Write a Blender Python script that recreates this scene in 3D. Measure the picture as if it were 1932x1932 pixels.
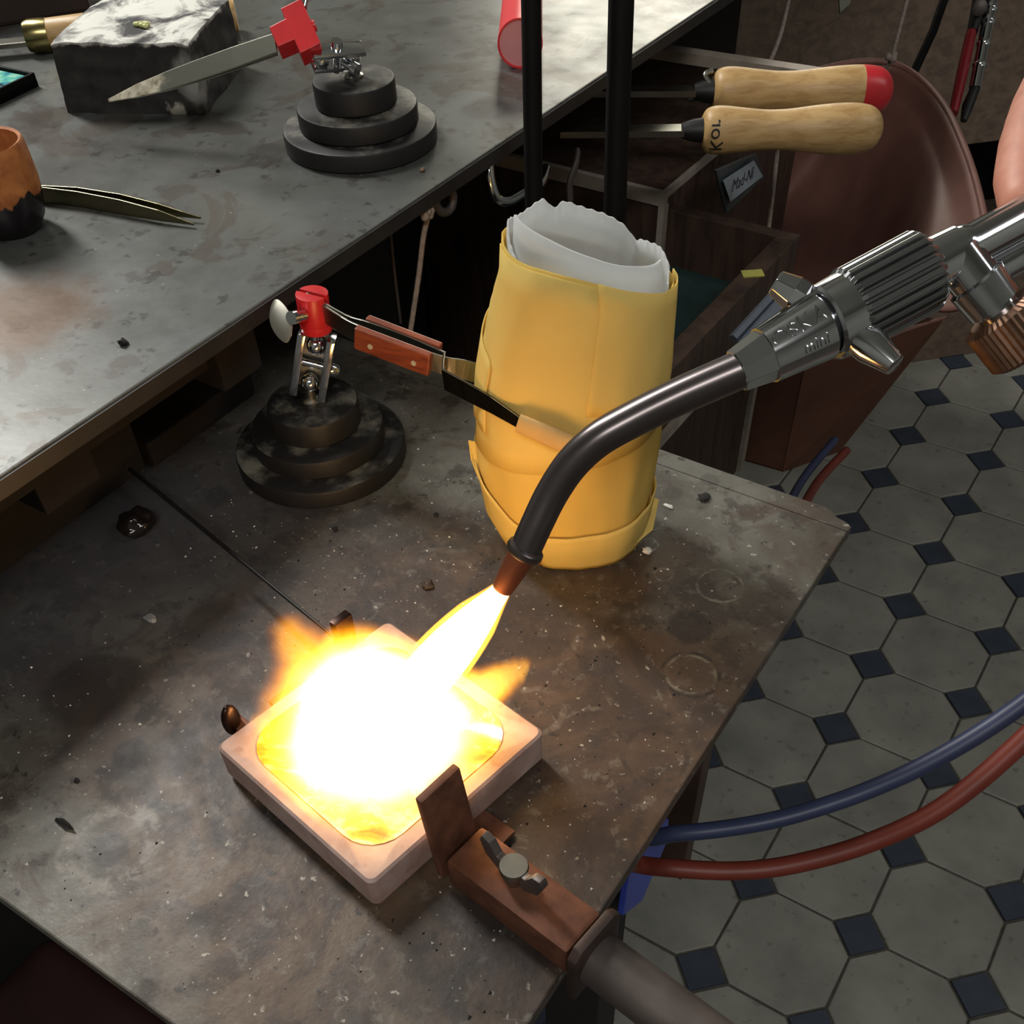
import bpy, math, random
from mathutils import Vector, Matrix, noise

random.seed(7)
scene = bpy.context.scene
for o in list(bpy.data.objects):
    bpy.data.objects.remove(o)
COL = scene.collection
PI = math.pi

# ------------------------------------------------------------------ camera
# phone photo: 3:4 portrait frame cropped to its upper square, so the optical axis sits below the middle
CAM = Vector((0, 0, 1.21238))
CR = Vector((0.83837119, 0.54427668, -0.02994387))
CU = Vector((-0.39775675, 0.64839338, 0.64913449))
CF = Vector((-0.37272417, 0.53230529, -0.76008406))
cam_d = bpy.data.cameras.new('camera')
cam = bpy.data.objects.new('camera', cam_d)
COL.objects.link(cam)
cam.matrix_world = Matrix(((CR.x, CU.x, -CF.x, CAM.x), (CR.y, CU.y, -CF.y, CAM.y), (CR.z, CU.z, -CF.z, CAM.z), (0, 0, 0, 1)))
cam_d.sensor_fit = 'HORIZONTAL'
cam_d.sensor_width = 36
cam_d.lens = 36 * 1925 / 1932
cam_d.shift_y = 322 / 1932
cam_d.clip_start = 0.01
cam_d.clip_end = 50
scene.camera = cam

# ------------------------------------------------------------------ world, lights, exposure
scene.view_settings.view_transform = 'Standard'
scene.view_settings.look = 'None'
scene.view_settings.exposure = 0.0
scene.view_settings.gamma = 1.0
scene.view_settings.use_curve_mapping = False
world = bpy.data.worlds.new('world')
scene.world = world
world.use_nodes = True
bg = world.node_tree.nodes['Background']
bg.inputs[0].default_value = (0.80, 0.88, 1.0, 1)
bg.inputs[1].default_value = 0.05


def area_light(name, loc, target, sx, sy, power, color):
    d = bpy.data.lights.new(name, 'AREA')
    d.shape = 'RECTANGLE'
    d.size = sx
    d.size_y = sy
    d.energy = power
    d.color = color
    o = bpy.data.objects.new(name, d)
    o.location = loc
    o.rotation_euler = (Vector(target) - Vector(loc)).to_track_quat('-Z', 'Y').to_euler()
    COL.objects.link(o)
    return o


# ceiling tube lamp over the bench, a window in the far wall and a ceiling lamp over the free floor
area_light('ceiling_tube_light', (-1.70, 0.70, 2.55), (-0.4, 0.45, 0.95), 0.30, 1.3, 52, (1.0, 0.98, 0.94))
area_light('window_light', (-1.7, 3.45, 1.75), (-0.35, 0.7, 0.9), 0.9, 1.0, 23, (1.0, 0.95, 0.80))
area_light('front_fill_light', (0.7, -1.2, 2.7), (-0.4, 0.3, 0.9), 1.2, 0.3, 20, (1.0, 0.98, 0.95))  # added unseen fill, brightens camera-facing sides and the space under the bench
area_light('room_ceiling_light', (1.4, 1.2, 2.65), (0.9, 0.9, 0.0), 0.3, 1.2, 8, (0.97, 0.98, 1.0))

scene.cycles.sample_clamp_indirect = 6.0
scene.cycles.max_bounces = 6
scene.cycles.volume_step_rate = 2.0
scene.cycles.volume_max_steps = 48


# ------------------------------------------------------------------ pixel to place helpers (used at build time only)
def ray(x, y):
    return CF + CR * ((x - 966) / 1925) - CU * ((y - 1288) / 1925)


def on(ax, x, y, v):
    d = ray(x, y)
    return CAM + d * ((v - CAM[ax]) / d[ax])


def oz(x, y, z):
    return on(2, x, y, z)


def ad(x, y, dep):
    return CAM + ray(x, y) * dep


def ax_(x, y, X, Y):
    d = ray(x, y)
    return CAM + d * ((X * d.x + Y * d.y) / (d.x ** 2 + d.y ** 2))


# ------------------------------------------------------------------ materials
MATS = {}


def lin(c):
    def f(v):
        v /= 255
        return v / 12.92 if v <= 0.04045 else ((v + 0.055) / 1.055) ** 2.4
    return (f(c[0]), f(c[1]), f(c[2]), 1)


class NT:
    def __init__(s, name):
        s.m = bpy.data.materials.new(name)
        s.m.use_nodes = True
        s.t = s.m.node_tree
        s.b = s.t.nodes.get('Principled BSDF')
        s.out = s.t.nodes.get('Material Output')
        s.pos = None

    def n(s, typ, **kw):
        nd = s.t.nodes.new(typ)
        for k, v in kw.items():
            setattr(nd, k, v)
        return nd

    def l(s, a, b):
        s.t.links.new(a, b)

    def P(s):
        if s.pos is None:
            s.pos = s.n('ShaderNodeNewGeometry').outputs['Position']
        return s.pos

    def obj(s):
        return s.n('ShaderNodeTexCoord').outputs['Object']

    def noise(s, scale, detail=4, rough=0.55, vec=None, dist=0.0, stretch=None):
        v = vec or s.P()
        if stretch:
            mp = s.n('ShaderNodeMapping')
            mp.inputs['Scale'].default_value = stretch
            s.l(v, mp.inputs['Vector'])
            v = mp.outputs[0]
        nd = s.n('ShaderNodeTexNoise')
        nd.inputs['Scale'].default_value = scale
        nd.inputs['Detail'].default_value = detail
        nd.inputs['Roughness'].default_value = rough
        nd.inputs['Distortion'].default_value = dist
        s.l(v, nd.inputs['Vector'])
        return nd.outputs['Fac']

    def ramp(s, fac, stops):
        r = s.n('ShaderNodeValToRGB')
        e = r.color_ramp.elements
        e[0].position, e[0].color = stops[0][0], stops[0][1]
        e[1].position, e[1].color = stops[-1][0], stops[-1][1]
        for p, c in stops[1:-1]:
            k = e.new(p)
            k.color = c
        s.l(fac, r.inputs[0])
        return r.outputs[0]

    def step(s, fac, a, b):
        m = s.n('ShaderNodeMapRange')
        m.interpolation_type = 'SMOOTHSTEP'
        m.inputs[1].default_value = a
        m.inputs[2].default_value = b
        s.l(fac, m.inputs[0])
        return m.outputs[0]

    def math(s, op, a, b=None):
        m = s.n('ShaderNodeMath', operation=op)
        for i, v in enumerate((a, b)):
            if v is None:
                continue
            if isinstance(v, (int, float)):
                m.inputs[i].default_value = v
            else:
                s.l(v, m.inputs[i])
        return m.outputs[0]

    def mix(s, fac, a, b, mode='MIX'):
        m = s.n('ShaderNodeMix', data_type='RGBA', blend_type=mode)
        for idx, v in ((0, fac), (6, a), (7, b)):
            if isinstance(v, (int, float)):
                m.inputs[idx].default_value = v
            elif isinstance(v, tuple):
                m.inputs[idx].default_value = v
            else:
                s.l(v, m.inputs[idx])
        return m.outputs[2]

    def dist(s, p):
        d = s.n('ShaderNodeVectorMath', operation='DISTANCE')
        s.l(s.P(), d.inputs[0])
        d.inputs[1].default_value = p
        return d.outputs['Value']

    def base(s, c):
        if isinstance(c, tuple):
            s.b.inputs['Base Color'].default_value = c
        else:
            s.l(c, s.b.inputs['Base Color'])

    def set(s, **kw):
        for k, v in kw.items():
            i = s.b.inputs[k.replace('_', ' ')]
            if isinstance(v, (int, float, tuple)):
                i.default_value = v
            else:
                s.l(v, i)

    def bump(s, h, strength=0.3, distance=0.002):
        b = s.n('ShaderNodeBump')
        b.inputs['Strength'].default_value = strength
        b.inputs['Distance'].default_value = distance
        s.l(h, b.inputs['Height'])
        s.l(b.outputs[0], s.b.inputs['Normal'])


def simple(name, rgb, rough=0.5, metal=0.0, var=0.25, scale=60, bump=0.0, rvar=0.0):
    """plain material with a little procedural colour variation"""
    if name in MATS:
        return MATS[name]
    t = NT(name)
    c = lin(rgb)
    n = t.noise(scale, 5)
    dk = tuple(v * (1 - var) for v in c[:3]) + (1,)
    lt = tuple(min(1, v * (1 + var)) for v in c[:3]) + (1,)
    t.base(t.ramp(n, [(0.3, dk), (0.7, lt)]))
    t.set(Roughness=rough, Metallic=metal)
    if rvar:
        t.set(Roughness=t.math('ADD', t.math('MULTIPLY', n, rvar), rough - rvar / 2))
    if bump:
        t.bump(n, bump, 0.001)
    MATS[name] = t.m
    return t.m


def wood(name, light, dark, rough=0.5, scale=40, axis=(1, 1, 8)):
    if name in MATS:
        return MATS[name]
    t = NT(name)
    n = t.noise(scale, 6, 0.6, vec=t.obj(), dist=0.6, stretch=axis)
    n2 = t.noise(scale * 4, 3, vec=t.obj(), stretch=axis)
    c = t.ramp(n, [(0.35, lin(dark)), (0.6, lin(light))])
    c = t.mix(t.math('MULTIPLY', n2, 0.35), c, lin(dark))
    t.base(c)
    t.set(Roughness=rough)
    t.bump(n2, 0.15, 0.0005)
    MATS[name] = t.m
    return t.m


ZP, ZB = 0.874, 0.962


def mat_bench():
    t = NT('worn_grey_bench_steel')
    n1 = t.noise(7, 6, 0.6, dist=0.3)
    n2 = t.noise(28, 5, 0.65)
    n3 = t.noise(90, 4, 0.6)
    n4 = t.noise(13, 5, 0.6, stretch=(1, 1, 1), dist=1.0)
    n5 = t.noise(17, 5, 0.55, dist=0.6)
    c = t.ramp(n1, [(0.34, lin((88, 88, 83))), (0.5, lin((104, 106, 102))), (0.66, lin((118, 121, 120)))])
    c = t.mix(t.math('MULTIPLY', t.step(n4, 0.555, 0.60), 0.62), c, lin((82, 71, 60)))
    c = t.mix(t.math('MULTIPLY', t.step(n5, 0.60, 0.63), 0.55), c, lin((70, 58, 50)))
    c = t.mix(t.math('MULTIPLY', t.step(n2, 0.575, 0.65), 0.6), c, lin((66, 58, 52)))
    c = t.mix(t.math('MULTIPLY', t.step(n3, 0.60, 0.67), 0.6), c, lin((50, 46, 42)))
    c = t.mix(t.math('MULTIPLY', t.step(t.noise(240, 2), 0.72, 0.76), 0.6), c, lin((160, 158, 150)))
    # dark round scorch marks
    for px, py, r in ((918, 205, 0.020), (500, 285, 0.014), (830, 40, 0.012)):
        p = oz(px, py, ZB)
        d = t.math('ADD', t.dist(p), t.math('MULTIPLY', t.math('SUBTRACT', n2, 0.5), 0.012))
        c = t.mix(t.math('MULTIPLY', t.math('SUBTRACT', 1.0, t.step(d, r * 0.6, r)), 0.5), c, lin((56, 56, 56)))
    # rusty area near the front edge
    p = oz(40, 590, ZB)
    d = t.math('ADD', t.dist(p), t.math('MULTIPLY', t.math('SUBTRACT', n2, 0.5), 0.06))
    c = t.mix(t.math('MULTIPLY', t.math('SUBTRACT', 1.0, t.step(d, 0.02, 0.05)), 0.7), c, lin((104, 76, 50)))
    c = t.mix(1.0, c, (0.80, 0.80, 0.80, 1), 'MULTIPLY')
    t.base(c)
    t.set(Metallic=0.35, Roughness=t.math('ADD', t.math('MULTIPLY', n2, 0.3), 0.22))
    t.bump(n3, 0.12, 0.0006)
    return t.m


def mat_plate():
    t = NT('scorched_soldering_plate')
    n1 = t.noise(11, 6, 0.62, dist=0.4)
    n2 = t.noise(45, 6, 0.65)
    n3 = t.noise(170, 4, 0.6)
    n4 = t.noise(24, 5, 0.6, dist=1.5)
    n5 = t.noise(120, 6, 0.7, dist=0.4)
    n6 = t.noise(6, 4, 0.6, dist=0.8)
    c = t.ramp(n1, [(0.34, lin((84, 79, 72))), (0.5, lin((112, 110, 102))), (0.64, lin((132, 131, 123)))])
    # smoke and rust stain grown around the melting dish
    dc = oz(830, 1420, ZP)
    d = t.math('ADD', t.dist(dc), t.math('MULTIPLY', t.math('SUBTRACT', n1, 0.5), 0.20))
    st = t.math('SUBTRACT', 1.0, t.step(d, 0.085, 0.19))
    c = t.mix(t.math('MULTIPLY', st, 0.85), c, t.ramp(n4, [(0.36, lin((48, 39, 36))), (0.46, lin((78, 59, 48))), (0.56, lin((106, 82, 60))), (0.68, lin((120, 104, 86)))]))
    c = t.mix(t.math('MULTIPLY', t.step(n6, 0.47, 0.58), 0.5), c, lin((76, 60, 49)))
    c = t.mix(t.math('MULTIPLY', t.step(n2, 0.52, 0.62), 0.68), c, lin((62, 52, 46)))
    c = t.mix(t.math('MULTIPLY', t.step(n5, 0.56, 0.64), 0.36), c, lin((146, 141, 130)))
    c = t.mix(t.math('MULTIPLY', t.step(n4, 0.58, 0.68), 0.5), c, lin((88, 64, 50)))
    c = t.mix(t.math('MULTIPLY', t.step(n3, 0.63, 0.70), 0.75), c, lin((44, 38, 34)))
    c = t.mix(t.math('MULTIPLY', t.step(t.noise(230, 3), 0.66, 0.72), 0.8), c, lin((196, 190, 178)))
    # bluish shade of the bench overhang, painted into the left part of the sheet
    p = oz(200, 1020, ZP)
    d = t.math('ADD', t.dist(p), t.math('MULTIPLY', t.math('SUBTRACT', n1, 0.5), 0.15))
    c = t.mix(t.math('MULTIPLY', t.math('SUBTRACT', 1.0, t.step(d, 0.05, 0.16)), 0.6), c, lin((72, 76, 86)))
    # ring marks left by hot cups and rings
    rings = ((1303, 1272, 0.0108, 0.0012, (150, 144, 126), 0.6), (1303, 1272, 0.0124, 0.0014, (52, 46, 38), 0.8),
             (1358, 1105, 0.0110, 0.0010, (150, 146, 136), 0.7), (1224, 1027, 0.0045, 0.0008, (160, 158, 150), 0.7),
             (1251, 1084, 0.0042, 0.0008, (150, 140, 130), 0.6), (1235, 1425, 0.0130, 0.0016, (62, 50, 40), 0.7),
             (1010, 1340, 0.0120, 0.0020, (128, 118, 108), 0.5), (207, 1600, 0.0170, 0.0050, (152, 146, 138), 0.6),
             (330, 1600, 0.0200, 0.0040, (140, 134, 126), 0.35), (870, 1010, 0.0120, 0.0016, (120, 112, 104), 0.5))
    for px, py, r, w, col, a in rings:
        p = oz(px, py, ZP)
        d = t.math('ADD', t.dist(p), t.math('MULTIPLY', t.math('SUBTRACT', n2, 0.5), r * 0.22))
        e = t.math('ABSOLUTE', t.math('SUBTRACT', d, r))
        f = t.math('SUBTRACT', 1.0, t.step(e, w * 0.4, w))
        f = t.math('MULTIPLY', f, t.math('ADD', 0.12, t.step(n5, 0.44, 0.58)))
        c = t.mix(t.math('MULTIPLY', f, a), c, lin(col))
    # dark round scorches
    for px, py, r, a in ((1303, 1180, 0.0125, 0.75), (1130, 1250, 0.010, 0.5), (207, 1603, 0.0085, 0.5), (245, 1425, 0.009, 0.7), (1270, 930, 0.006, 0.4), (1340, 905, 0.006, 0.4),
                          (880, 1800, 0.030, 0.55), (1010, 1760, 0.016, 0.5), (560, 1540, 0.022, 0.5), (1000, 1180, 0.024, 0.5), (1130, 1640, 0.018, 0.45), (180, 1300, 0.024, 0.5), (800, 1130, 0.022, 0.4), (330, 1420, 0.014, 0.5), (400, 1180, 0.018, 0.45)):
        p = oz(px, py, ZP)
        d = t.math('ADD', t.dist(p), t.math('MULTIPLY', t.math('SUBTRACT', n2, 0.5), r * 0.9))
        c = t.mix(t.math('MULTIPLY', t.math('SUBTRACT', 1.0, t.step(d, r * 0.7, r)), a), c, lin((50, 44, 42)))
    c = t.mix(1.0, c, (0.70, 0.69, 0.67, 1), 'MULTIPLY')
    t.base(c)
    t.set(Metallic=0.1, Roughness=t.math('ADD', t.math('MULTIPLY', n2, 0.35), 0.32))
    t.bump(t.math('ADD', n3, n2), 0.25, 0.0008)
    return t.m


def mat_paper(name, rgb, trans=0.5, var=0.08, scale=35):
    t = NT(name)
    c = lin(rgb)
    n = t.noise(scale, 4, 0.5, dist=0.5)
    col = t.ramp(n, [(0.3, tuple(v * (1 - var) for v in c[:3]) + (1,)), (0.7, tuple(min(1, v * (1 + var)) for v in c[:3]) + (1,))])
    d = t.n('ShaderNodeBsdfDiffuse')
    tr = t.n('ShaderNodeBsdfTranslucent')
    mx = t.n('ShaderNodeMixShader')
    mx.inputs[0].default_value = trans
    t.l(col, d.inputs[0])
    t.l(col, tr.inputs[0])
    b = t.n('ShaderNodeBump')
    b.inputs['Strength'].default_value = 0.25
    b.inputs['Distance'].default_value = 0.001
    t.l(t.noise(60, 5), b.inputs['Height'])
    t.l(b.outputs[0], d.inputs['Normal'])
    t.l(d.outputs[0], mx.inputs[1])
    t.l(tr.outputs[0], mx.inputs[2])
    t.l(mx.outputs[0], t.out.inputs['Surface'])
    t.t.nodes.remove(t.b)
    return t.m


def mat_emit(name, col, strength):
    t = NT(name)
    e = t.n('ShaderNodeEmission')
    e.inputs[0].default_value = col
    e.inputs[1].default_value = strength
    t.l(e.outputs[0], t.out.inputs['Surface'])
    t.t.nodes.remove(t.b)
    return t.m


def mat_glow(name, col, strength):
    t = NT(name)
    e = t.n('ShaderNodeEmission')
    e.inputs[0].default_value = col
    e.inputs[1].default_value = strength
    t.l(e.outputs[0], t.out.inputs['Volume'])
    t.t.nodes.remove(t.b)
    return t.m


M_BENCH = mat_bench()
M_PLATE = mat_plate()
M_CHROME = simple('polished_chrome', (205, 207, 210), 0.12, 1.0, 0.05, 30)
M_STEEL = simple('brushed_steel', (150, 148, 138), 0.32, 1.0, 0.12, 80)
M_DARKSTEEL = simple('dark_tinted_steel', (92, 84, 62), 0.28, 1.0, 0.2, 60)
M_BRASS = simple('brass_tinted_steel', (150, 138, 92), 0.25, 1.0, 0.15, 60)
M_GUN = simple('gunmetal_tube', (104, 97, 96), 0.27, 0.85, 0.12, 40)
M_BLACKIRON = simple('black_iron', (30, 29, 29), 0.5, 0.2, 0.35, 50, 0.1)
M_BLACKROD = simple('black_painted_rod', (13, 12, 12), 0.6, 0.0, 0.3, 40)
M_BLACKROD.node_tree.nodes['Principled BSDF'].inputs['Specular IOR Level'].default_value = 0.15
M_RED = simple('red_anodised', (200, 36, 40), 0.35, 0.0, 0.12, 60)
M_REDPLASTIC = simple('red_plastic', (225, 58, 66), 0.4, 0.0, 0.06, 60)
M_PINK = simple('pale_pink_plastic', (226, 150, 150), 0.5, 0.0, 0.06, 60)
M_RUST = simple('heat_browned_steel', (104, 66, 48), 0.62, 0.35, 0.35, 120, 0.2)
M_PIPE = simple('grey_steel_pipe', (88, 80, 76), 0.45, 0.4, 0.3, 50, 0.1)
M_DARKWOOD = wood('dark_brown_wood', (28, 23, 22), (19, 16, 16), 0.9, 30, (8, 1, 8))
M_CABWOOD = wood('brown_cabinet_wood', (78, 58, 46), (50, 36, 30), 0.6, 12, (8, 8, 1))
M_LIGHTWOOD = wood('pale_turned_wood', (206, 172, 118), (176, 138, 86), 0.45, 50, (1, 1, 6))
M_ROSEWOOD = wood('reddish_grip_wood', (150, 74, 44), (112, 50, 30), 0.4, 60, (1, 1, 6))
M_STRIP = simple('pale_edge_banding', (150, 140, 128), 0.6, 0.0, 0.2, 60)
M_STRING = simple('grey_twine', (140, 128, 118), 0.9, 0.0, 0.3, 300, 0.3)
M_LEATHER = simple('brown_leather', (134, 94, 84), 0.5, 0.0, 0.2, 25, 0.1)
M_BLUEHOSE = simple('blue_rubber_hose', (52, 60, 88), 0.4, 0.0, 0.1, 40)
M_REDHOSE = simple('red_rubber_hose', (110, 46, 34), 0.45, 0.0, 0.15, 40)
M_BLUE = simple('blue_plastic', (58, 76, 180), 0.35, 0.0, 0.15, 40)
M_GREEN = simple('green_felt', (34, 58, 56), 0.9, 0.0, 0.2, 80)
M_WHITEPAPER = simple('white_paper_slip', (190, 186, 200), 0.8, 0.0, 0.08, 80)
M_YELLOWTAG = simple('yellow_sticker', (176, 172, 84), 0.7, 0.0, 0.1, 80)
M_INK = simple('black_ink', (28, 26, 28), 0.7, 0.0, 0.1, 80)
M_TILE = NT('pale_floor_tile')
_n = M_TILE.noise(9, 6, 0.6)
_n2 = M_TILE.noise(60, 4)
_c = M_TILE.ramp(_n, [(0.35, lin((126, 126, 117))), (0.65, lin((150, 149, 139)))])
_c = M_TILE.mix(M_TILE.math('MULTIPLY', M_TILE.step(_n2, 0.60, 0.72), 0.5), _c, lin((84, 80, 72)))
M_TILE.base(_c)
M_TILE.set(Roughness=M_TILE.math('ADD', M_TILE.math('MULTIPLY', _n2, 0.3), 0.4))
M_TILE = M_TILE.m
M_DOT = simple('slate_floor_inset', (56, 64, 76), 0.5, 0.0, 0.2, 30)
M_GROUT = simple('dark_grout', (82, 77, 70), 0.9, 0.0, 0.3, 80)


# ------------------------------------------------------------------ mesh helpers
class MB:
    RS = 1.0      # common scale for the radii of a set of tubes and turned parts

    def __init__(s):
        s.v = []
        s.f = []

    def add(s, vs, fs):
        k = len(s.v)
        s.v += [Vector(v) for v in vs]
        s.f += [tuple(i + k for i in f) for f in fs]
        return s

    def frame_box(s, c, ax, ay, az, hx, hy, hz):
        """box with centre c, unit axes and half sizes"""
        c, ax, ay, az = Vector(c), Vector(ax), Vector(ay), Vector(az)
        vs = [c + ax * (hx * i) + ay * (hy * j) + az * (hz * k) for i, j, k in
              ((-1, -1, -1), (1, -1, -1), (1, 1, -1), (-1, 1, -1), (-1, -1, 1), (1, -1, 1), (1, 1, 1), (-1, 1, 1))]
        return s.add(vs, [(0, 3, 2, 1), (4, 5, 6, 7), (0, 1, 5, 4), (1, 2, 6, 5), (2, 3, 7, 6), (3, 0, 4, 7)])

    def box(s, x0, x1, y0, y1, z0, z1):
        return s.frame_box(((x0 + x1) / 2, (y0 + y1) / 2, (z0 + z1) / 2), (1, 0, 0), (0, 1, 0), (0, 0, 1), (x1 - x0) / 2, (y1 - y0) / 2, (z1 - z0) / 2)

    def prism(s, poly, off):
        """polygon (3-D points) extruded by the vector off"""
        n = len(poly)
        off = Vector(off)
        poly = [Vector(p) for p in poly]
        return s.add(poly + [p + off for p in poly], [tuple(range(n))[::-1], tuple(range(n, 2 * n))] + [(i, (i + 1) % n, (i + 1) % n + n, i + n) for i in range(n)])

    def tube(s, pts, r, n=14, caps=True, flat=None, up=None):
        """round tube; r a number or one per point; flat = second radius factor"""
        pts = [Vector(p) for p in pts]
        m = len(pts)
        rr = [q * MB.RS for q in (r if isinstance(r, (list, tuple)) else [r] * m)]
        T = []
        for i in range(m):
            a = pts[max(0, i - 1)]
            b = pts[min(m - 1, i + 1)]
            d = (b - a)
            if d.length < 1e-9:
                d = T[-1] if T else Vector((0, 0, 1))
            T.append(d.normalized())
        u = Vector(up) if up else (Vector((0, 0, 1)) if abs(T[0].z) < 0.9 else Vector((1, 0, 0)))
        u = (u - T[0] * u.dot(T[0])).normalized()
        rings = []
        for i in range(m):
            u = (u - T[i] * u.dot(T[i])).normalized()
            w = T[i].cross(u)
            k = flat if flat else 1
            rings.append([pts[i] + u * (math.cos(2 * PI * j / n) * rr[i]) + w * (math.sin(2 * PI * j / n) * rr[i] * k) for j in range(n)])
        vs = [p for r_ in rings for p in r_]
        fs = [(i * n + j, i * n + (j + 1) % n, (i + 1) * n + (j + 1) % n, (i + 1) * n + j) for i in range(m - 1) for j in range(n)]
        if caps:
            fs += [tuple(range(n))[::-1], tuple((m - 1) * n + j for j in range(n))]
        return s.add(vs, fs)

    def lathe(s, p0, axis, prof, n=32, caps=True):
        """prof: list of (distance along axis, radius)"""
        axis = Vector(axis).normalized()
        p0 = Vector(p0)
        u = Vector((0, 0, 1)) if abs(axis.z) < 0.9 else Vector((1, 0, 0))
        u = (u - axis * u.dot(axis)).normalized()
        w = axis.cross(u)
        vs = []
        for d, r in prof:
            r *= MB.RS
            vs += [p0 + axis * d + u * (math.cos(2 * PI * j / n) * r) + w * (math.sin(2 * PI * j / n) * r) for j in range(n)]
        m = len(prof)
        fs = [(i * n + j, i * n + (j + 1) % n, (i + 1) * n + (j + 1) % n, (i + 1) * n + j) for i in range(m - 1) for j in range(n)]
        if caps:
            fs += [tuple(range(n))[::-1], tuple((m - 1) * n + j for j in range(n))]
        return s.add(vs, fs)

    def ball(s, c, r, n=16, sq=(1, 1, 1)):
        c = Vector(c)
        rows = n // 2
        vs = [c + Vector((0, 0, -r * sq[2]))]
        for i in range(1, rows):
            a = -PI / 2 + PI * i / rows
            vs += [c + Vector((math.cos(a) * math.cos(2 * PI * j / n) * r * sq[0], math.cos(a) * math.sin(2 * PI * j / n) * r * sq[1], math.sin(a) * r * sq[2])) for j in range(n)]
        vs.append(c + Vector((0, 0, r * sq[2])))
        fs = [(0, 1 + (j + 1) % n, 1 + j) for j in range(n)]
        for i in range(rows - 2):
            k = 1 + i * n
            fs += [(k + j, k + (j + 1) % n, k + n + (j + 1) % n, k + n + j) for j in range(n)]
        k = 1 + (rows - 2) * n
        fs += [(k + j, k + (j + 1) % n, len(vs) - 1) for j in range(n)]
        return s.add(vs, fs)

    def build(s, name, mat, parent=None, smooth=None, bevel=0.0, origin=None, segs=2):
        """one mesh object; smooth = auto smooth angle in degrees"""
        org = parent_origin(parent) if parent else Vector(origin if origin else base_of(s.v))
        me = bpy.data.meshes.new(name)
        me.from_pydata([v - org for v in s.v], [], s.f)
        me.materials.append(mat)
        o = bpy.data.objects.new(name, me)
        COL.objects.link(o)
        if parent:
            o.parent = parent
            o['_org'] = list(org)
        else:
            o.location = org
            o['_org'] = list(org)
        import bmesh
        bm = bmesh.new()
        bm.from_mesh(me)
        bmesh.ops.recalc_face_normals(bm, faces=bm.faces)
        if bevel:
            es = [e for e in bm.edges if len(e.link_faces) == 2 and e.calc_face_angle(0) > 0.6]
            bmesh.ops.bevel(bm, geom=es, offset=bevel, segments=segs, profile=0.6, affect='EDGES', clamp_overlap=True)
        if smooth is not None:
            for f in bm.faces:
                f.smooth = True
            for e in bm.edges:
                if len(e.link_faces) == 2 and e.calc_face_angle(0) > math.radians(smooth):
                    e.smooth = False
        bm.to_mesh(me)
        bm.free()
        return o


def base_of(vs):
    x = [v.x for v in vs]
    y = [v.y for v in vs]
    z = [v.z for v in vs]
    return Vector(((min(x) + max(x)) / 2, (min(y) + max(y)) / 2, min(z)))


def parent_origin(p):
    return Vector(p['_org'])


def tag(o, label, cat, group=None, kind=None):
    o['label'] = label
    o['category'] = cat
    if group:
        o['group'] = group
    if kind:
        o['kind'] = kind
    return o


def thing(name, label, cat, loc, group=None):
    o = bpy.data.objects.new(name, None)
    o.empty_display_size = 0.02
    COL.objects.link(o)
    o.location = loc
    o['_org'] = list(loc)
    return tag(o, label, cat, group)


def spline(pts, k=8):
    """Catmull-Rom through pts"""
    pts = [Vector(p) for p in pts]
    out = []
    n = len(pts)
    for i in range(n - 1):
        p0, p1, p2, p3 = pts[max(0, i - 1)], pts[i], pts[i + 1], pts[min(n - 1, i + 2)]
        for j in range(k):
            t = j / k
            out.append(0.5 * ((2 * p1) + (p2 - p0) * t + (2 * p0 - 5 * p1 + 4 * p2 - p3) * t * t + (3 * p1 - p0 - 3 * p2 + p3) * t ** 3))
    out.append(pts[-1])
    return out


def lerp(a, b, t):
    return a + (b - a) * t


# ------------------------------------------------------------------ floor of octagon tiles with slate insets
PT = 0.15
M_WALL = simple('dull_plaster', (150, 151, 146), 0.9, 0.0, 0.08, 6)
for nm, bxs in (('wall_left', (-2.55, -2.5, -1.9, 3.7, -0.04, 2.8)), ('wall_right', (2.3, 2.35, -1.9, 3.7, -0.04, 2.8)), ('wall_back', (-2.55, 2.35, 3.7, 3.75, -0.04, 2.8)), ('wall_front', (-2.55, 2.35, -1.95, -1.9, -0.04, 2.8)), ('ceiling', (-2.55, 2.35, -1.95, 3.75, 2.8, 2.85))):
    o = MB().box(*bxs).build(nm, M_WALL)
    o['kind'] = 'structure'
floor = MB().box(-2.5, 2.3, -1.9, 3.7, -0.04, -0.0035).build('floor', M_GROUT)
floor['kind'] = 'structure'
floor['label'] = 'pale octagon tile floor with small slate diamonds'


def piece_mesh(name, poly, mat, h=0.004):
    me = bpy.data.meshes.new(name)
    n = len(poly)
    ins = 0.0012
    vs = [(x, y, -h) for x, y in poly] + [(x, y, -ins) for x, y in poly] + [(x * (1 - 0.02), y * (1 - 0.02), 0) for x, y in poly]
    fs = [(i, (i + 1) % n, (i + 1) % n + n, i + n) for i in range(n)] + [(i + n, (i + 1) % n + n, (i + 1) % n + 2 * n, i + 2 * n) for i in range(n)] + [tuple(range(2 * n, 3 * n))]
    me.from_pydata(vs, [], fs)
    me.materials.append(mat)
    return me


hd = 0.0355
g = 0.0016
a = PT / 2 - g
b = PT / 2 - hd - g
octo = piece_mesh('tile', [(a, -b), (a, b), (b, a), (-b, a), (-a, b), (-a, -b), (-b, -a), (b, -a)], M_TILE)
dia = piece_mesh('inset', [(hd - g, 0), (0, hd - g), (-hd + g, 0), (0, -hd + g)], M_DOT)
FX0, FY0 = -0.1352, 1.6275
rf = random.Random(3)


def vis(x, y, m=0.16):
    p = Vector((x, y, 0)) - CAM
    z = p.dot(CF)
    u = 966 + 1925 * p.dot(CR) / z
    v = 1288 - 1925 * p.dot(CU) / z
    return 950 < u < 3100 and 380 < v < 2600


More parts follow.
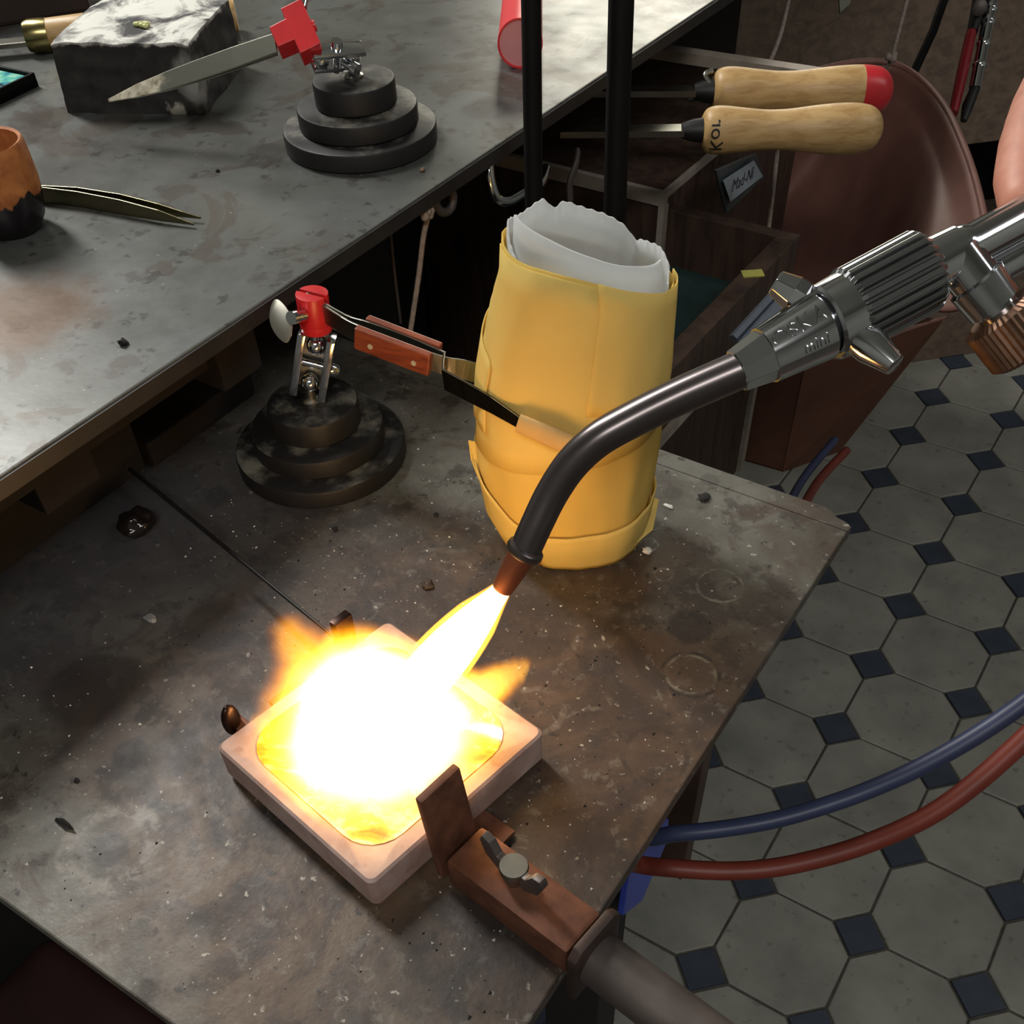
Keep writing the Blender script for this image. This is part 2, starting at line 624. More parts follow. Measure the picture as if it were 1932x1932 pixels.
for i in range(-9, 13):
    for j in range(-4, 11):
        x, y = FX0 + PT * j, FY0 - PT * i
        for me, dx, dy in ((octo, PT / 2, PT / 2), (dia, 0, 0)):
            if vis(x + dx, y + dy):
                o = bpy.data.objects.new('tile' if me is octo else 'inset_tile', me)
                COL.objects.link(o)
                o.parent = floor
                o.location = Vector((x + dx, y + dy, rf.uniform(-0.0006, 0.0004))) - floor.location
                o.rotation_euler = (rf.uniform(-0.002, 0.002), rf.uniform(-0.002, 0.002), rf.choice((0, PI / 2, PI)) + rf.uniform(-0.01, 0.01))

# ------------------------------------------------------------------ bench
bench = thing('workbench', 'long grey steel-topped workbench with stained surface along the left', 'workbench', (-0.8, 0.9, 0))
MB().box(-1.35, -0.3566, -0.7, 1.5, ZB - 0.008, ZB).build('bench_top', M_BENCH, bench, bevel=0.0010)
MB().box(-0.3566, -0.3554, -0.7, 1.5, ZB - 0.0088, ZB - 0.0010).build('front_edge', simple('dark_steel_edge', (42, 40, 39), 0.5, 0.2, 0.3, 60), bench)
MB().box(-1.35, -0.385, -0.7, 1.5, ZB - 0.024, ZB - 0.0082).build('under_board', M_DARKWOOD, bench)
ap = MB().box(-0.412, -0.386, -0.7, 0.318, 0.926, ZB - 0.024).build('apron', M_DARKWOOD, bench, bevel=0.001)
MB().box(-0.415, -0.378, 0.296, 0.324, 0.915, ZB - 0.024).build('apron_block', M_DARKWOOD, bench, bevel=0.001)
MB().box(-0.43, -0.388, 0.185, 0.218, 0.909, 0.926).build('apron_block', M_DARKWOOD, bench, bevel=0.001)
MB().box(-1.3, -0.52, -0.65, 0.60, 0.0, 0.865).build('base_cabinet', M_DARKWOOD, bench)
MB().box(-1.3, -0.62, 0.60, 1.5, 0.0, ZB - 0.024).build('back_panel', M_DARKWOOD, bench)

# rails under the bench front that guide the sliding plate
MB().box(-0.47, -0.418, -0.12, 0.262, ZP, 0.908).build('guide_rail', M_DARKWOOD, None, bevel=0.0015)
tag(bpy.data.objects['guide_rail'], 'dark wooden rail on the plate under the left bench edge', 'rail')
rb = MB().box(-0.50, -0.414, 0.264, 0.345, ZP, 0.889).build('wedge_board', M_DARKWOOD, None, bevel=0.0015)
tag(rb, 'short dark board tucked beneath the bench behind the near stand', 'board')

# ------------------------------------------------------------------ soldering plate
plate = thing('soldering_plate', 'scorched grey steel plate sliding out below the bench', 'plate', (-0.22, 0.23, ZP - 0.008))
px1, py0, py1 = -0.0784, 0.0469, 0.418
gy = 0.4055
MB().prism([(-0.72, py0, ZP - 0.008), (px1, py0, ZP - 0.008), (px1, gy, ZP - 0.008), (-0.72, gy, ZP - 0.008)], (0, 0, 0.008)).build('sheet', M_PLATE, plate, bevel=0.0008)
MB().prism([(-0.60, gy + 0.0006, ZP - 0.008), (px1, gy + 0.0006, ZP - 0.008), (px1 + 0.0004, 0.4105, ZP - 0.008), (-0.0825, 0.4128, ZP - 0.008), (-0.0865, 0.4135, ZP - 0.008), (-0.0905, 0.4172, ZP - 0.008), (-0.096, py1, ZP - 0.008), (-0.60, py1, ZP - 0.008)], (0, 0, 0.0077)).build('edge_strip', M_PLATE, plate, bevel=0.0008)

# supports below the plate
yl = on(0, 1186, 1700, -0.118).y
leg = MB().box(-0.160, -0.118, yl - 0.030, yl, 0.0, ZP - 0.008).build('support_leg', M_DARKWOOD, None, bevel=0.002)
tag(leg, 'dark wooden leg under the plate beside the pipe handle', 'leg')
yb = on(0, 1325, 1515, -0.118).y
brd = MB().box(-0.30, -0.118, yb - 0.014, yb, on(0, 1313, 1615, -0.118).z, ZP - 0.008).build('hanging_board', simple('brown_board', (70, 52, 44), 0.7, 0.0, 0.2, 30), None, bevel=0.001)
tag(brd, 'brown board hanging below the plate behind the blue hose', 'board')
blu = MB().prism([on(0, x, y, -0.110) for x, y in ((1200, 1560), (1262, 1545), (1262, 1580), (1212, 1700), (1176, 1728))], (-0.004, 0, 0)).build('plastic_strip', M_BLUE, None, bevel=0.0008)
tag(blu, 'bright blue plastic strip hanging below the plate behind both hoses', 'strip')

# stool in the dark below the plate, lower left
st = thing('stool', 'dark red-brown stool in shadow at the lower left', 'stool', (-0.42, -0.14, 0))
M_STOOL = simple('dark_red_leather', (50, 28, 26), 0.6, 0.0, 0.3, 15)
MB().box(-0.50, -0.17, -0.36, 0.10, 0.47, 0.53).build('seat', M_STOOL, st, bevel=0.02, smooth=50, segs=4)
for x in (-0.46, -0.23):
    for y in (-0.30, 0.04):
        MB().lathe((x, y, 0), (0, 0, 1), [(0, 0.016), (0.47, 0.02)], 12).build('leg', M_DARKWOOD, st, smooth=50)

# ------------------------------------------------------------------ drawer cabinet under the bench, to the right
cab = thing('drawer_cabinet', 'dark brown cabinet with pale edging under the bench', 'cabinet', (-0.6, 1.2, 0))
MB().box(-0.615, -0.52, 0.72, 1.515, 0.0, 0.58).build('body', M_CABWOOD, cab)
MB().box(-0.522, -0.512, 1.507, 1.523, 0.0, 0.585).build('edge_strip', M_STRIP, cab)
bxx, bxy, bxz = -0.36, 0.761, 0.839
MB().box(-0.615, bxx, bxy, 1.06, 0.585, bxz).build('drawer_box', M_CABWOOD, cab, bevel=0.001)
e_ = 0.0035
MB().box(-0.6, bxx + e_ * 0.3, bxy - e_ * 0.6, bxy + e_, bxz - 0.010, bxz + 0.001).build('edge_strip', M_STRIP, cab)
MB().box(bxx - e_ * 1.2, bxx + e_ * 0.35, bxy - e_ * 0.6, bxy + 0.006, 0.60, bxz - 0.010).build('edge_strip', M_STRIP, cab)
MB().box(bxx - e_, bxx + e_ * 0.3, bxy + e_, 1.06, bxz - 0.004, bxz + 0.001).build('edge_strip', M_STRIP, cab)

# open drawer tray
tr = thing('drawer_tray', 'open wooden drawer with green felt pulled out below the file handles', 'drawer', (-0.30, 0.67, 0.76))
tx0, tx1, ty0, ty1, tz0, tz1 = -0.372, -0.25, 0.545, 0.783, 0.772, 0.8225
MB().box(tx0, tx1, ty0, ty1, tz0, tz0 + 0.004).build('bottom', M_GREEN, tr)
MB().box(tx1 - 0.016, tx1, ty0, ty1, tz0, tz1).build('front_panel', M_CABWOOD, tr, bevel=0.001)
MB().box(tx0, tx1 - 0.016, ty1 - 0.012, ty1, tz0, tz1).build('side_panel', M_CABWOOD, tr, bevel=0.001)
MB().box(tx0, tx1 - 0.016, ty0, ty0 + 0.012, tz0, tz1).build('side_panel', M_CABWOOD, tr, bevel=0.001)
MB().box(tx1, tx1 + 0.004, ty0, ty1, tz0 - 0.002, tz0 + 0.006).build('runner', M_STRIP, tr)
q = oz(1420, 517, tz1)
MB().frame_box(q + Vector((0, 0, 0.0004)), Vector((0.8, 0.6, 0)), Vector((-0.6, 0.8, 0)), (0, 0, 1), 0.008, 0.005, 0.0004).build('sticker', M_YELLOWTAG, tr)
pap = MB()
q = oz(1345, 462, tz0 + 0.012)
pap.frame_box(q, Vector((0.5, 0.86, 0.1)).normalized(), Vector((0.86, -0.5, 0)), Vector((-0.05, -0.08, 0.99)), 0.022, 0.009, 0.0006)
pap.frame_box(q + Vector((0.004, 0.01, 0.004)), Vector((0.3, 0.95, 0.1)).normalized(), Vector((0.95, -0.3, 0)), Vector((0, -0.1, 0.99)), 0.016, 0.007, 0.0006)
tag(pap.build('paper_slips', M_WHITEPAPER), 'folded white paper slips lying in the open drawer', 'paper')
q = oz(1377, 505, tz0 + 0.006)
wr = MB().frame_box(q, Vector((0.6, 0.8, 0)), Vector((0.8, -0.6, 0)), (0, 0, 1), 0.010, 0.004, 0.0015).build('foil_scrap', M_STEEL)
tag(wr, 'crumpled silver scrap on the green drawer bottom', 'scrap')

# pale metal bars standing beside the drawer, behind the torch
for k, (xa, ya, xb, yb, r) in enumerate(((1383, 640, 1470, 545, 0.0035), (1400, 655, 1490, 555, 0.0055))):
    pa, pb = ad(xa, ya, 0.70), ad(xb, yb, 0.72)
    o = MB().tube([pa, pb], r, 6).build('steel_bar', simple('pale_steel_bar', (120, 128, 138), 0.35, 0.7, 0.1), None, smooth=30)
    tag(o, ('thin pale steel bar leaning beside the open drawer', 'wider pale steel bar leaning beside the open drawer')[k], 'bar')

# ------------------------------------------------------------------ label tag on the drawer box
lab = thing('label_holder', 'tilted clear holder with handwritten label below the file handles', 'label', on(0, 1390, 400, -0.335))
lp = [on(0, x, y, -0.335) for x, y in ((1352, 322), (1427, 290), (1443, 335), (1372, 402))]
lp2 = [on(0, x, y, -0.333) for x, y in ((1362, 340), (1420, 302), (1437, 332), (1376, 380))]
nrm = (lp[1] - lp[0]).cross(lp[3] - lp[0]).normalized()
if nrm.dot(CAM - lp[0]) < 0:
    nrm = -nrm
MB().prism(lp, -nrm * 0.003).build('holder', simple('smoky_plastic', (70, 78, 80), 0.25, 0.0, 0.1), lab, bevel=0.0006)
MB().prism([p + nrm * 0.0008 for p in lp2], nrm * 0.0004).build('paper_insert', simple('label_card', (150, 160, 168), 0.7, 0.0, 0.06), lab)


def text_mesh(s, size):
    """flat text outline as vertices and faces in the XY plane, centred"""
    cu = bpy.data.curves.new('lettering', 'FONT')
    cu.body = s
    cu.size = size
    cu.align_x = 'CENTER'
    cu.align_y = 'CENTER'
    ob = bpy.data.objects.new('lettering_tmp', cu)
    COL.objects.link(ob)
    bpy.context.view_layer.update()
    me = bpy.data.meshes.new_from_object(ob.evaluated_get(bpy.context.evaluated_depsgraph_get()))
    vs = [v.co.copy() for v in me.vertices]
    fs = [tuple(p.vertices) for p in me.polygons]
    bpy.data.objects.remove(ob)
    bpy.data.meshes.remove(me)
    bpy.data.curves.remove(cu)
    return vs, fs


tv, tf = text_mesh('Mad-Ni', 0.0150)
u_ = (lp2[1] - lp2[0]).normalized()
n_ = nrm
v_ = n_.cross(u_)
cc = sum((p for p in lp2), Vector()) / 4 + n_ * 0.0015
MB().add([cc + u_ * v.x + v_ * v.y for v in tv], tf).build('lettering', M_INK, lab)


# ------------------------------------------------------------------ wooden file handles
def file_handle(pa, pb, rad, name, label, red, text=None):
    pa, pb = Vector(pa), Vector(pb)
    L = (pb - pa).length
    d = (pb - pa).normalized()
    t = thing(name, label, 'file', pa, 'wooden handled files under the bench')
    prof = [(0, 0.60), (0.02, 0.82), (0.06, 0.92), (0.12, 0.93), (0.24, 0.84), (0.36, 0.77), (0.48, 0.80), (0.62, 0.92), (0.76, 1.0), (0.86, 0.98), (0.93, 0.86), (0.975, 0.58), (1.0, 0.12)]
    pr = [(p[0].x, p[0].y) for p in []]
    pts = spline([Vector((x * L, y * rad, 0)) for x, y in prof], 4)
    cut = 0.835 * L if red else 10
    a_ = [(p.x, p.y) for p in pts if p.x <= cut + 1e-6]
    MB().lathe(pa, d, a_, 28).build('grip', M_LIGHTWOOD, t, smooth=50)
    if red:
        b_ = [(p.x, p.y * 1.01) for p in pts if p.x >= a_[-1][0] - 1e-6]
        MB().lathe(pa, d, b_, 28).build('red_end', simple('red_lacquer', (200, 44, 52), 0.35, 0.0, 0.08), t, smooth=50)
    MB().lathe(pa, -d, [(-0.002, rad * 0.5), (0.006, rad * 0.45), (0.014, rad * 0.3)], 12).build('tang', M_BLACKIRON, t, smooth=50)
    u = d.cross(Vector((0, 0, 1))).normalized()
    MB().frame_box(pa - d * 0.055, d, u, u.cross(d), 0.042, 0.006, 0.002).build('file_blade', M_STEEL, t)
    if text:
        tv, tf = text_mesh(text, 0.0125)
        w = (CAM - (pa + d * 0.006))
        w = (w - d * w.dot(d)).normalized()
        s = d.cross(w)
        r0 = rad * 0.93
        vs = []
        for v in tv:
            ang = v.x / r0 - 0.25
            rr = r0 + 0.0006
            vs.append(pa + d * (0.0075 + v.y) + (w * math.cos(ang) - s * math.sin(ang)) * rr)
        MB().add(vs, tf).build('lettering', M_INK, t)
    return t


file_handle(ad(1345, 172, 0.735), ad(1684, 172, 0.735), 0.0165, 'wood_file', 'file with red-tipped pale wooden handle, behind the plain one', True)
file_handle(ad(1325, 246, 0.695), ad(1665, 243, 0.695), 0.0158, 'wood_file', 'file with plain pale wooden handle and black lettering', False, 'Kor')
hk = MB().tube(spline([ad(1300, 186, 0.74), ad(1330, 182, 0.735), ad(1340, 165, 0.73), ad(1330, 142, 0.73), ad(1345, 134, 0.73)], 6), 0.0022, 8).build('wire_hook', M_STEEL, None, smooth=60)
tag(hk, 'bent grey wire hook beside the red-tipped file handle', 'hook')
# rail the files rest on
rl = MB().frame_box(ad(1380, 118, 0.80), Vector((0.99, 0.08, 0)).normalized(), Vector((-0.08, 0.99, 0)).normalized(), (0, 0, 1), 0.075, 0.006, 0.004).build('rack_rail', M_STRIP)
tag(rl, 'pale narrow rail under the bench above the file handles', 'rail')

# ------------------------------------------------------------------ hooks and strings under the bench edge
hdl = MB().tube(spline([on(0, 921, 292, -0.362), on(0, 924, 335, -0.358), on(0, 936, 372, -0.355), on(0, 958, 379, -0.353), on(0, 990, 362, -0.352), on(0, 1020, 345, -0.353), on(0, 1030, 318, -0.36)], 8), 0.0032, 10).build('metal_bracket', M_CHROME, None, smooth=60)
tag(hdl, 'bent shiny metal bracket under the bench behind the thin rod', 'bracket')
lev = MB().tube(spline([on(0, 1090, 288, -0.36), on(0, 1086, 312, -0.355), on(0, 1075, 345, -0.355), on(0, 1076, 385, -0.355)], 5), [0.004] * 15 + [0.003], 8, flat=0.5).build('clamp_lever', M_PIPE, None, smooth=60)
tag(lev, 'grey clamp lever under the bench between the black rods', 'lever')
ring = MB().tube([on(0, 838 + 17 * math.cos(a), 375 + 26 * math.sin(a), -0.362) for a in [2 * PI * k / 20 for k in range(21)]], 0.0026, 8, caps=False).build('eye_ring', M_PIPE, None, smooth=60)
tag(ring, 'grey eye ring under the bench edge holding knotted twine', 'ring')
s1 = thing('knotted_twine', 'knotted grey twine hanging from the eye ring', 'string', on(0, 775, 640, -0.36))
sp = spline([on(0, 815, 385, -0.36), on(0, 800, 440, -0.362), on(0, 790, 520, -0.366), on(0, 772, 640, -0.37)], 8)
MB().tube(sp, 0.0017, 7).build('cord', M_STRING, s1, smooth=60)
kn = MB()
for k in range(5):
    kn.ball(on(0, 808 + random.uniform(-7, 10), 408 + random.uniform(-12, 12), -0.358), 0.0028, 8)
kn.build('knot', M_STRING, s1, smooth=60)
s2 = MB().tube(spline([on(0, 737, 440, -0.40), on(0, 745, 520, -0.40), on(0, 756, 610, -0.40)], 5), 0.0010, 6).build('thin_wire', M_PIPE, None, smooth=60)
tag(s2, 'thin grey wire hanging in the dark left of the twine', 'wire')
s3 = MB().tube(spline([ad(1496, -40, 0.95), ad(1474, 60, 0.92), ad(1449, 125, 0.90)], 5), 0.0021, 7).build('string', M_STRING, None, smooth=60)
tag(s3, 'pale string running up from the rail above the file handles', 'string')
s4 = MB().tube(spline([on(0, 1470, 250, -0.30), on(0, 1462, 330, -0.298), on(0, 1450, 432, -0.292)], 5), 0.0019, 7).build('string', M_STRING, None, smooth=60)
tag(s4, 'pale string hanging below the plain file handle to the open drawer', 'string')

# ------------------------------------------------------------------ leather bench skin
skin = thing('bench_skin', 'brown leather bench skin slung on a string behind the torch', 'leather skin', (-0.3, 1.0, 0.5))
rim_px = [(1500, 150), (1560, 128), (1630, 116), (1690, 122), (1740, 152), (1785, 205), (1820, 280), (1843, 350), (1858, 420), (1866, 500), (1860, 570)]
rim = spline([oz(x, y, 0.80 - 0.004 * i) for i, (x, y) in enumerate(rim_px)], 5)
low_px = [(1440, 420), (1455, 520), (1470, 580), (1500, 640), (1540, 670), (1580, 680), (1610, 672), (1640, 660), (1680, 640), (1730, 620), (1790, 600)]
low = spline([oz(x, y, 0.58) for i, (x, y) in enumerate(low_px)], 5)
ridge_px = [(1500, 190), (1560, 170), (1630, 160), (1672, 176), (1708, 212), (1740, 262), (1768, 325), (1765, 385), (1752, 450), (1745, 520), (1740, 580)]
ridge = spline([oz(x, y, 0.770 - 0.004 * i) for i, (x, y) in enumerate(ridge_px)], 5)
NR = 18
vs, fs = [], []
for i, (pa, pm, pb) in enumerate(zip(rim, ridge, low)):
    for j in range(NR):
        t_ = j / (NR - 1)
        if t_ < 0.4:
            f_ = t_ / 0.4
            p = lerp(pa, pm, f_) + Vector((0, 0, -0.008)) * math.sin(PI * f_)
        else:
            f_ = (t_ - 0.4) / 0.6
            p = lerp(pm, pb, f_) + Vector((-0.05, 0.03, -0.05)) * math.sin(PI * f_)
        vs.append(p + Vector((0.6, -0.5, 0.2)) * (0.004 * math.sin(i * 0.33 + 1.0) * math.sin(PI * t_)))
n_r = len(rim)
fs = [(i * NR + j, (i + 1) * NR + j, (i + 1) * NR + j + 1, i * NR + j + 1) for i in range(n_r - 1) for j in range(NR - 1)]
sk = MB().add(vs, fs).build('hide', M_LEATHER, skin, smooth=80)
md = sk.modifiers.new('thick', 'SOLIDIFY')
md.thickness = 0.003
MB().tube(rim, 0.0035, 8).build('rolled_rim', M_LEATHER, skin, smooth=60)
s5 = thing('hanging_string', 'pale knotted string holding up the leather skin', 'string', oz(1690, 120, 0.80))
MB().tube([ad(1722, -40, 1.05), oz(1683, 108, 0.815), oz(1668, 138, 0.795)], 0.0022, 7).build('cord', M_STRING, s5, smooth=60)
kn = MB()
for k in range(5):
    kn.ball(oz(1683, 106, 0.815) + Vector((random.uniform(-1, 1), random.uniform(-1, 1), random.uniform(-1, 1))) * 0.003, 0.004, 8)
kn.build('knot', M_STRING, s5, smooth=60)
s6 = MB().tube([ad(1795, -40, 1.3), ad(1760, 60, 1.3), ad(1718, 150, 1.3), ad(1700, 200, 1.3)], 0.0055, 8).build('cable', M_BLACKROD, None, smooth=60)
tag(s6, 'black cable hanging behind the leather skin', 'cable')

# red and chrome tools hanging behind
tl = thing('hanging_tool', 'dark tool with red handle hanging behind the leather skin', 'tool', ad(1800, 240, 1.25))
MB().tube([ad(1832, 62, 1.25), ad(1815, 140, 1.25), ad(1798, 215, 1.25)], [0.009, 0.010, 0.008], 10, flat=0.7).build('red_handle', simple('dark_red_grip', (128, 22, 30), 0.4, 0.0, 0.1), tl, smooth=60)
MB().tube([ad(1852, -40, 1.25), ad(1846, 15, 1.25), ad(1834, 62, 1.25)], [0.010, 0.012, 0.009], 10, flat=0.7).build('head', M_BLACKIRON, tl, smooth=60)
MB().lathe(ad(1848, 14, 1.235), (CAM - ad(1848, 14, 1.235)), [(0, 0.009), (0.004, 0.009), (0.005, 0.007)], 16).build('rivet', M_PIPE, tl, smooth=40)
t2 = thing('handpiece', 'ringed chrome handpiece hanging beside the red handle', 'tool', ad(1835, 170, 1.25))
p_a, p_b = ad(1878, -30, 1.25), ad(1839, 168, 1.25)
d_ = (p_b - p_a)
L_ = d_.length
prof = []
for k in range(60):
    t_ = k / 59
    prof.append((t_ * L_, 0.0075 + (0.0016 if (t_ < 0.45 and (k % 7) < 2) or k in (34, 46) else 0)))
MB().lathe(p_a, d_, prof, 16).build('barrel', M_CHROME, t2, smooth=40)
MB().tube([p_b, ad(1826, 200, 1.25), ad(1818, 228, 1.25)], [0.006, 0.007, 0.004], 12).build('tip', M_BLACKIRON, t2, smooth=50)
sc = MB().prism([ad(1583, -5, 0.9), ad(1610, -12, 0.9), ad(1603, 8, 0.9), ad(1585, 24, 0.9)], CF * 0.002).build('metal_corner', M_STEEL)
tag(sc, 'small pointed pale metal corner at the top edge above the leather', 'metal piece')

# ------------------------------------------------------------------ brown cabinet standing askew on the tiles, far right
fc = thing('tall_cabinet', 'tall brown cabinet in the dark background at the upper right', 'cabinet', (-0.25, 2.15, 0))
A_ = Vector((-0.76, 1.63, 0))
dv = Vector((0.71, 0.704, 0)).normalized()
nv = Vector((dv.y, -dv.x, 0))
cW = 1.5


def cab_slab(name, z0, z1, f0, f1, mat, s0=0.0, s1=cW):
    MB().prism([A_ + dv * s0 - nv * f0 + Vector((0, 0, z0)), A_ + dv * s1 - nv * f0 + Vector((0, 0, z0)), A_ + dv * s1 - nv * f1 + Vector((0, 0, z0)), A_ + dv * s0 - nv * f1 + Vector((0, 0, z0))], (0, 0, z1 - z0)).build(name, mat, fc, bevel=0.002)


M_CAB2 = wood('grey_brown_board', (134, 114, 97), (104, 88, 76), 0.6, 8, (1, 8, 8))
cab_slab('lower_panel', 0.0, 0.20, 0.0, 0.3, M_CAB2)
cab_slab('niche_back', 0.20, 0.436, 0.25, 0.3, M_BLACKROD)
cab_slab('upper_panel', 0.436, 0.9, 0.0, 0.3, M_CAB2)

# brown paper bag on the floor
bag = thing('paper_bag', 'folded brown paper bag on the tiles below the leather skin', 'bag', oz(1475, 893, 0))
f0 = oz(1475, 890, 0.0)
f1 = oz(1398, 868, 0.0)
f2 = oz(1582, 852, 0.0)
hgt = 0.27
up0, up1, up2 = f0 + Vector((0.0, 0.0, hgt)), f1 + Vector((-0.02, 0, hgt)), f2 + Vector((0.10, 0.06, hgt))
M_BAG = simple('brown_kraft_paper', (96, 60, 44), 0.75, 0.0, 0.15, 20, 0.2)
mb = MB()
mb.prism([f0, f1, f1 + (f2 - f0), f2], (0, 0, 0.004))
mb.build('bottom', M_BAG, bag)
for nm, quad in (('side', [f0, f1, up1, up0]), ('side', [f0, f2, up2, up0]), ('side', [f1, f1 + (f2 - f0), up1 + (up2 - up0), up1]), ('side', [f2, f1 + (f2 - f0), up1 + (up2 - up0), up2])):
    n__ = (quad[1] - quad[0]).cross(quad[3] - quad[0]).normalized() * 0.002
    MB().prism(quad, n__).build(nm, M_BAG, bag)

# ------------------------------------------------------------------ black uprights behind the paper cup
for k, (x_t, y_t, X, dia_px) in enumerate(((1007, 370, -0.300, 34), (1160, 398, -0.262, 43))):
    p = on(0, x_t, y_t, X)
    dep = (p - CAM).dot(CF)
    r = dia_px / 2 * dep / 1925
    o = thing('black_rod', ('thinner black upright rod left of the red tube', 'thicker black upright rod behind the paper cup')[k], 'rod', (p.x, p.y, 0))
    # the rods lean a little, as in the photo
    top = ax_((999, 1167)[k], -60, p.x, p.y)
    dirv = (top - p).normalized()
    if k == 0:
        dirv = Vector((0, 0, 1))
    else:
        dirv = (dirv * 0.5 + Vector((0, 0, 1)) * 0.5).normalized()
    bot = p - dirv * (p.z / dirv.z)
    MB().lathe(bot, dirv, [(0.006, r), (1.25, r), (1.252, r * 0.8)], 20).build('tube', M_BLACKROD, o, smooth=40)
    MB().lathe((bot.x, bot.y, 0), (0, 0, 1), [(0, r * 4), (0.006, r * 4), (0.008, r * 3.6)], 24).build('foot', M_BLACKROD, o, smooth=40)


# ------------------------------------------------------------------ third-hand stands
def iron_base(root, c):
    c = Vector(c)
    for nm, r, z0, z1 in (('base_disc', 0.0452, 0, 0.0105), ('middle_disc', 0.0350, 0.0105, 0.0215), ('top_disc', 0.0236, 0.0215, 0.0350)):
        b_ = 0.0012
        MB().lathe(c, (0, 0, 1), [(z0, r - b_), (z0 + b_, r), (z1 - b_ * 1.3, r), (z1 - b_ * 0.4, r - b_ * 0.4), (z1, r - b_ * 1.4)], 64).build(nm, M_IRONDUST, root, smooth=35)


t = NT('dusty_black_iron')
n1 = t.noise(40, 5, 0.65)
n2 = t.noise(220, 4, 0.7)
geo = t.n('ShaderNodeNewGeometry')
sx = t.n('ShaderNodeSeparateXYZ')
t.l(geo.outputs['True Normal'], sx.inputs[0])
upf = t.step(sx.outputs[2], 0.7, 0.95)
dust = t.math('MULTIPLY', upf, t.math('MULTIPLY', t.step(n1, 0.44, 0.72), t.math('ADD', 0.45, t.math('MULTIPLY', n2, 0.8))))
c = t.mix(dust, t.ramp(n2, [(0.3, lin((17, 16, 16))), (0.7, lin((27, 25, 25)))]), lin((122, 119, 106)))
t.base(c)
t.set(Roughness=0.55)
t.bump(n2, 0.15, 0.0005)
M_IRONDUST = t.m

# near stand
NBc = Vector((-0.3417, 0.3193, ZP))
ns = thing('third_hand_stand', 'black tiered third-hand stand with slotted red holder on the plate', 'stand', NBc, 'third-hand stands')
iron_base(ns, NBc)
stud = NBc + Vector((0, 0, 0.035))
MB().lathe(stud, (0, 0, 1), [(0, 0.0062), (0.0015, 0.0062), (0.0022, 0.005), (0.003, 0.0028), (0.008, 0.0028)], 24).build('stud', M_STEEL, ns, smooth=40)
b1 = ax_(585, 722, NBc.x, NBc.y)
b2 = ax_(596, 652, NBc.x, NBc.y)
MB().ball(b1, 0.0047, 20).build('ball_joint', M_CHROME, ns, smooth=90)
MB().ball(b2, 0.0047, 20).build('ball_joint', M_CHROME, ns, smooth=90)
ld = (b2 - b1).normalized()
side = (CR - ld * CR.dot(ld)).normalized()
fr = side.cross(ld).normalized()
if fr.dot(CAM - b1) < 0:
    fr = -fr
mid = (b1 + b2) / 2
hl = (b2 - b1).length / 2 + 0.0065
MB().frame_box(mid + side * 0.0072, side, fr, ld, 0.0020, 0.0055, hl).build('clamp_bar', M_CHROME, ns, bevel=0.0006, smooth=40)
MB().frame_box(mid - side * 0.0072, side, fr, ld, 0.0020, 0.0055, hl).build('clamp_bar', M_CHROME, ns, bevel=0.0006, smooth=40)
MB().frame_box(mid - fr * 0.0045, side, fr, ld, 0.0068, 0.0008, hl * 0.9).build('clamp_plate', M_STEEL, ns, bevel=0.0003)
MB().lathe(mid - side * 0.009, side, [(0, 0.0018), (0.018, 0.0018), (0.0185, 0.0036), (0.021, 0.0033), (0.0225, 0.0018)], 16).build('clamp_screw', M_CHROME, ns, smooth=40)
# red slotted holder
rt = ax_(588, 553, NBc.x, NBc.y)
rbm = ax_(598, 622, NBc.x, NBc.y)
rd = (rt - rbm).normalized()
RR = 0.0078
MB().lathe(b2, rd, [(0.002, 0.0024), ((rbm - b2).length + 0.001, 0.0034)], 16).build('neck', M_CHROME, ns, smooth=40)
# tweezers direction seen from above decides the slot
tw_end = ad(838, 664, 0.475)
sd = (tw_end - rt)
sd = (sd - rd * sd.dot(rd)).normalized()
sn = rd.cross(sd).normalized()
Lr = (rt - rbm).length


def half_disc(sign):
    pts = []
    a0 = math.asin(0.0011 / RR)
    for k in range(19):
        a_ = a0 + (PI - 2 * a0) * k / 18
        pts.append(sd * (math.cos(a_) * RR) + sn * (sign * math.sin(a_) * RR))
    return pts


lowh = Lr * 0.22
MB().lathe(rbm, rd, [(0, RR * 0.94), (0.0008, RR), (lowh, RR)], 32).build('holder_body', M_RED, ns, smooth=40)
MB().prism([rbm + rd * lowh + p for p in half_disc(1)], rd * (Lr - lowh)).build('holder_jaw', M_RED, ns, smooth=40, bevel=0.0003)
MB().prism([rbm + rd * lowh + p for p in half_disc(-1)], rd * (Lr - lowh)).build('holder_jaw', M_RED, ns, smooth=40, bevel=0.0003)
# wing screw on the left of the holder
wc = ad(549, 600, 0.478)
hc = rbm + rd * (Lr * 0.48)
wd = (wc - hc).normalized()
ws0 = hc + wd * (RR * 0.9)
MB().lathe(ws0, wd, [(0, 0.0020), (0.002, 0.0020), (0.0024, 0.0031), ((wc - ws0).length, 0.0031)], 16).build('screw_barrel', M_CHROME, ns, smooth=40)
wgc = ad(530, 606, 0.484)
wn = (wd * 0.45 + (CAM - wgc).normalized() * 0.9).normalized()
wu = (ad(538, 640, 0.484) - ad(526, 566, 0.484))
wu = (wu - wn * wu.dot(wn)).normalized()
ww = wn.cross(wu)
pl = []
for k in range(32):
    a_ = 2 * PI * k / 32
    pl.append(wgc + wu * (math.cos(a_) * 0.0100) + ww * (math.sin(a_) * (0.0045 - 0.0008 * math.cos(2 * a_))))
MB().prism(pl, -wn * 0.0012).build('screw_wing', M_STEEL, ns, bevel=0.0003, smooth=40)

# ------------------------------------------------------------------ cross-lock tweezers held in the stand
tw = thing('cross_lock_tweezers', 'cross-lock tweezers with reddish wood grips reaching to the paper cup', 'tweezers', rt)


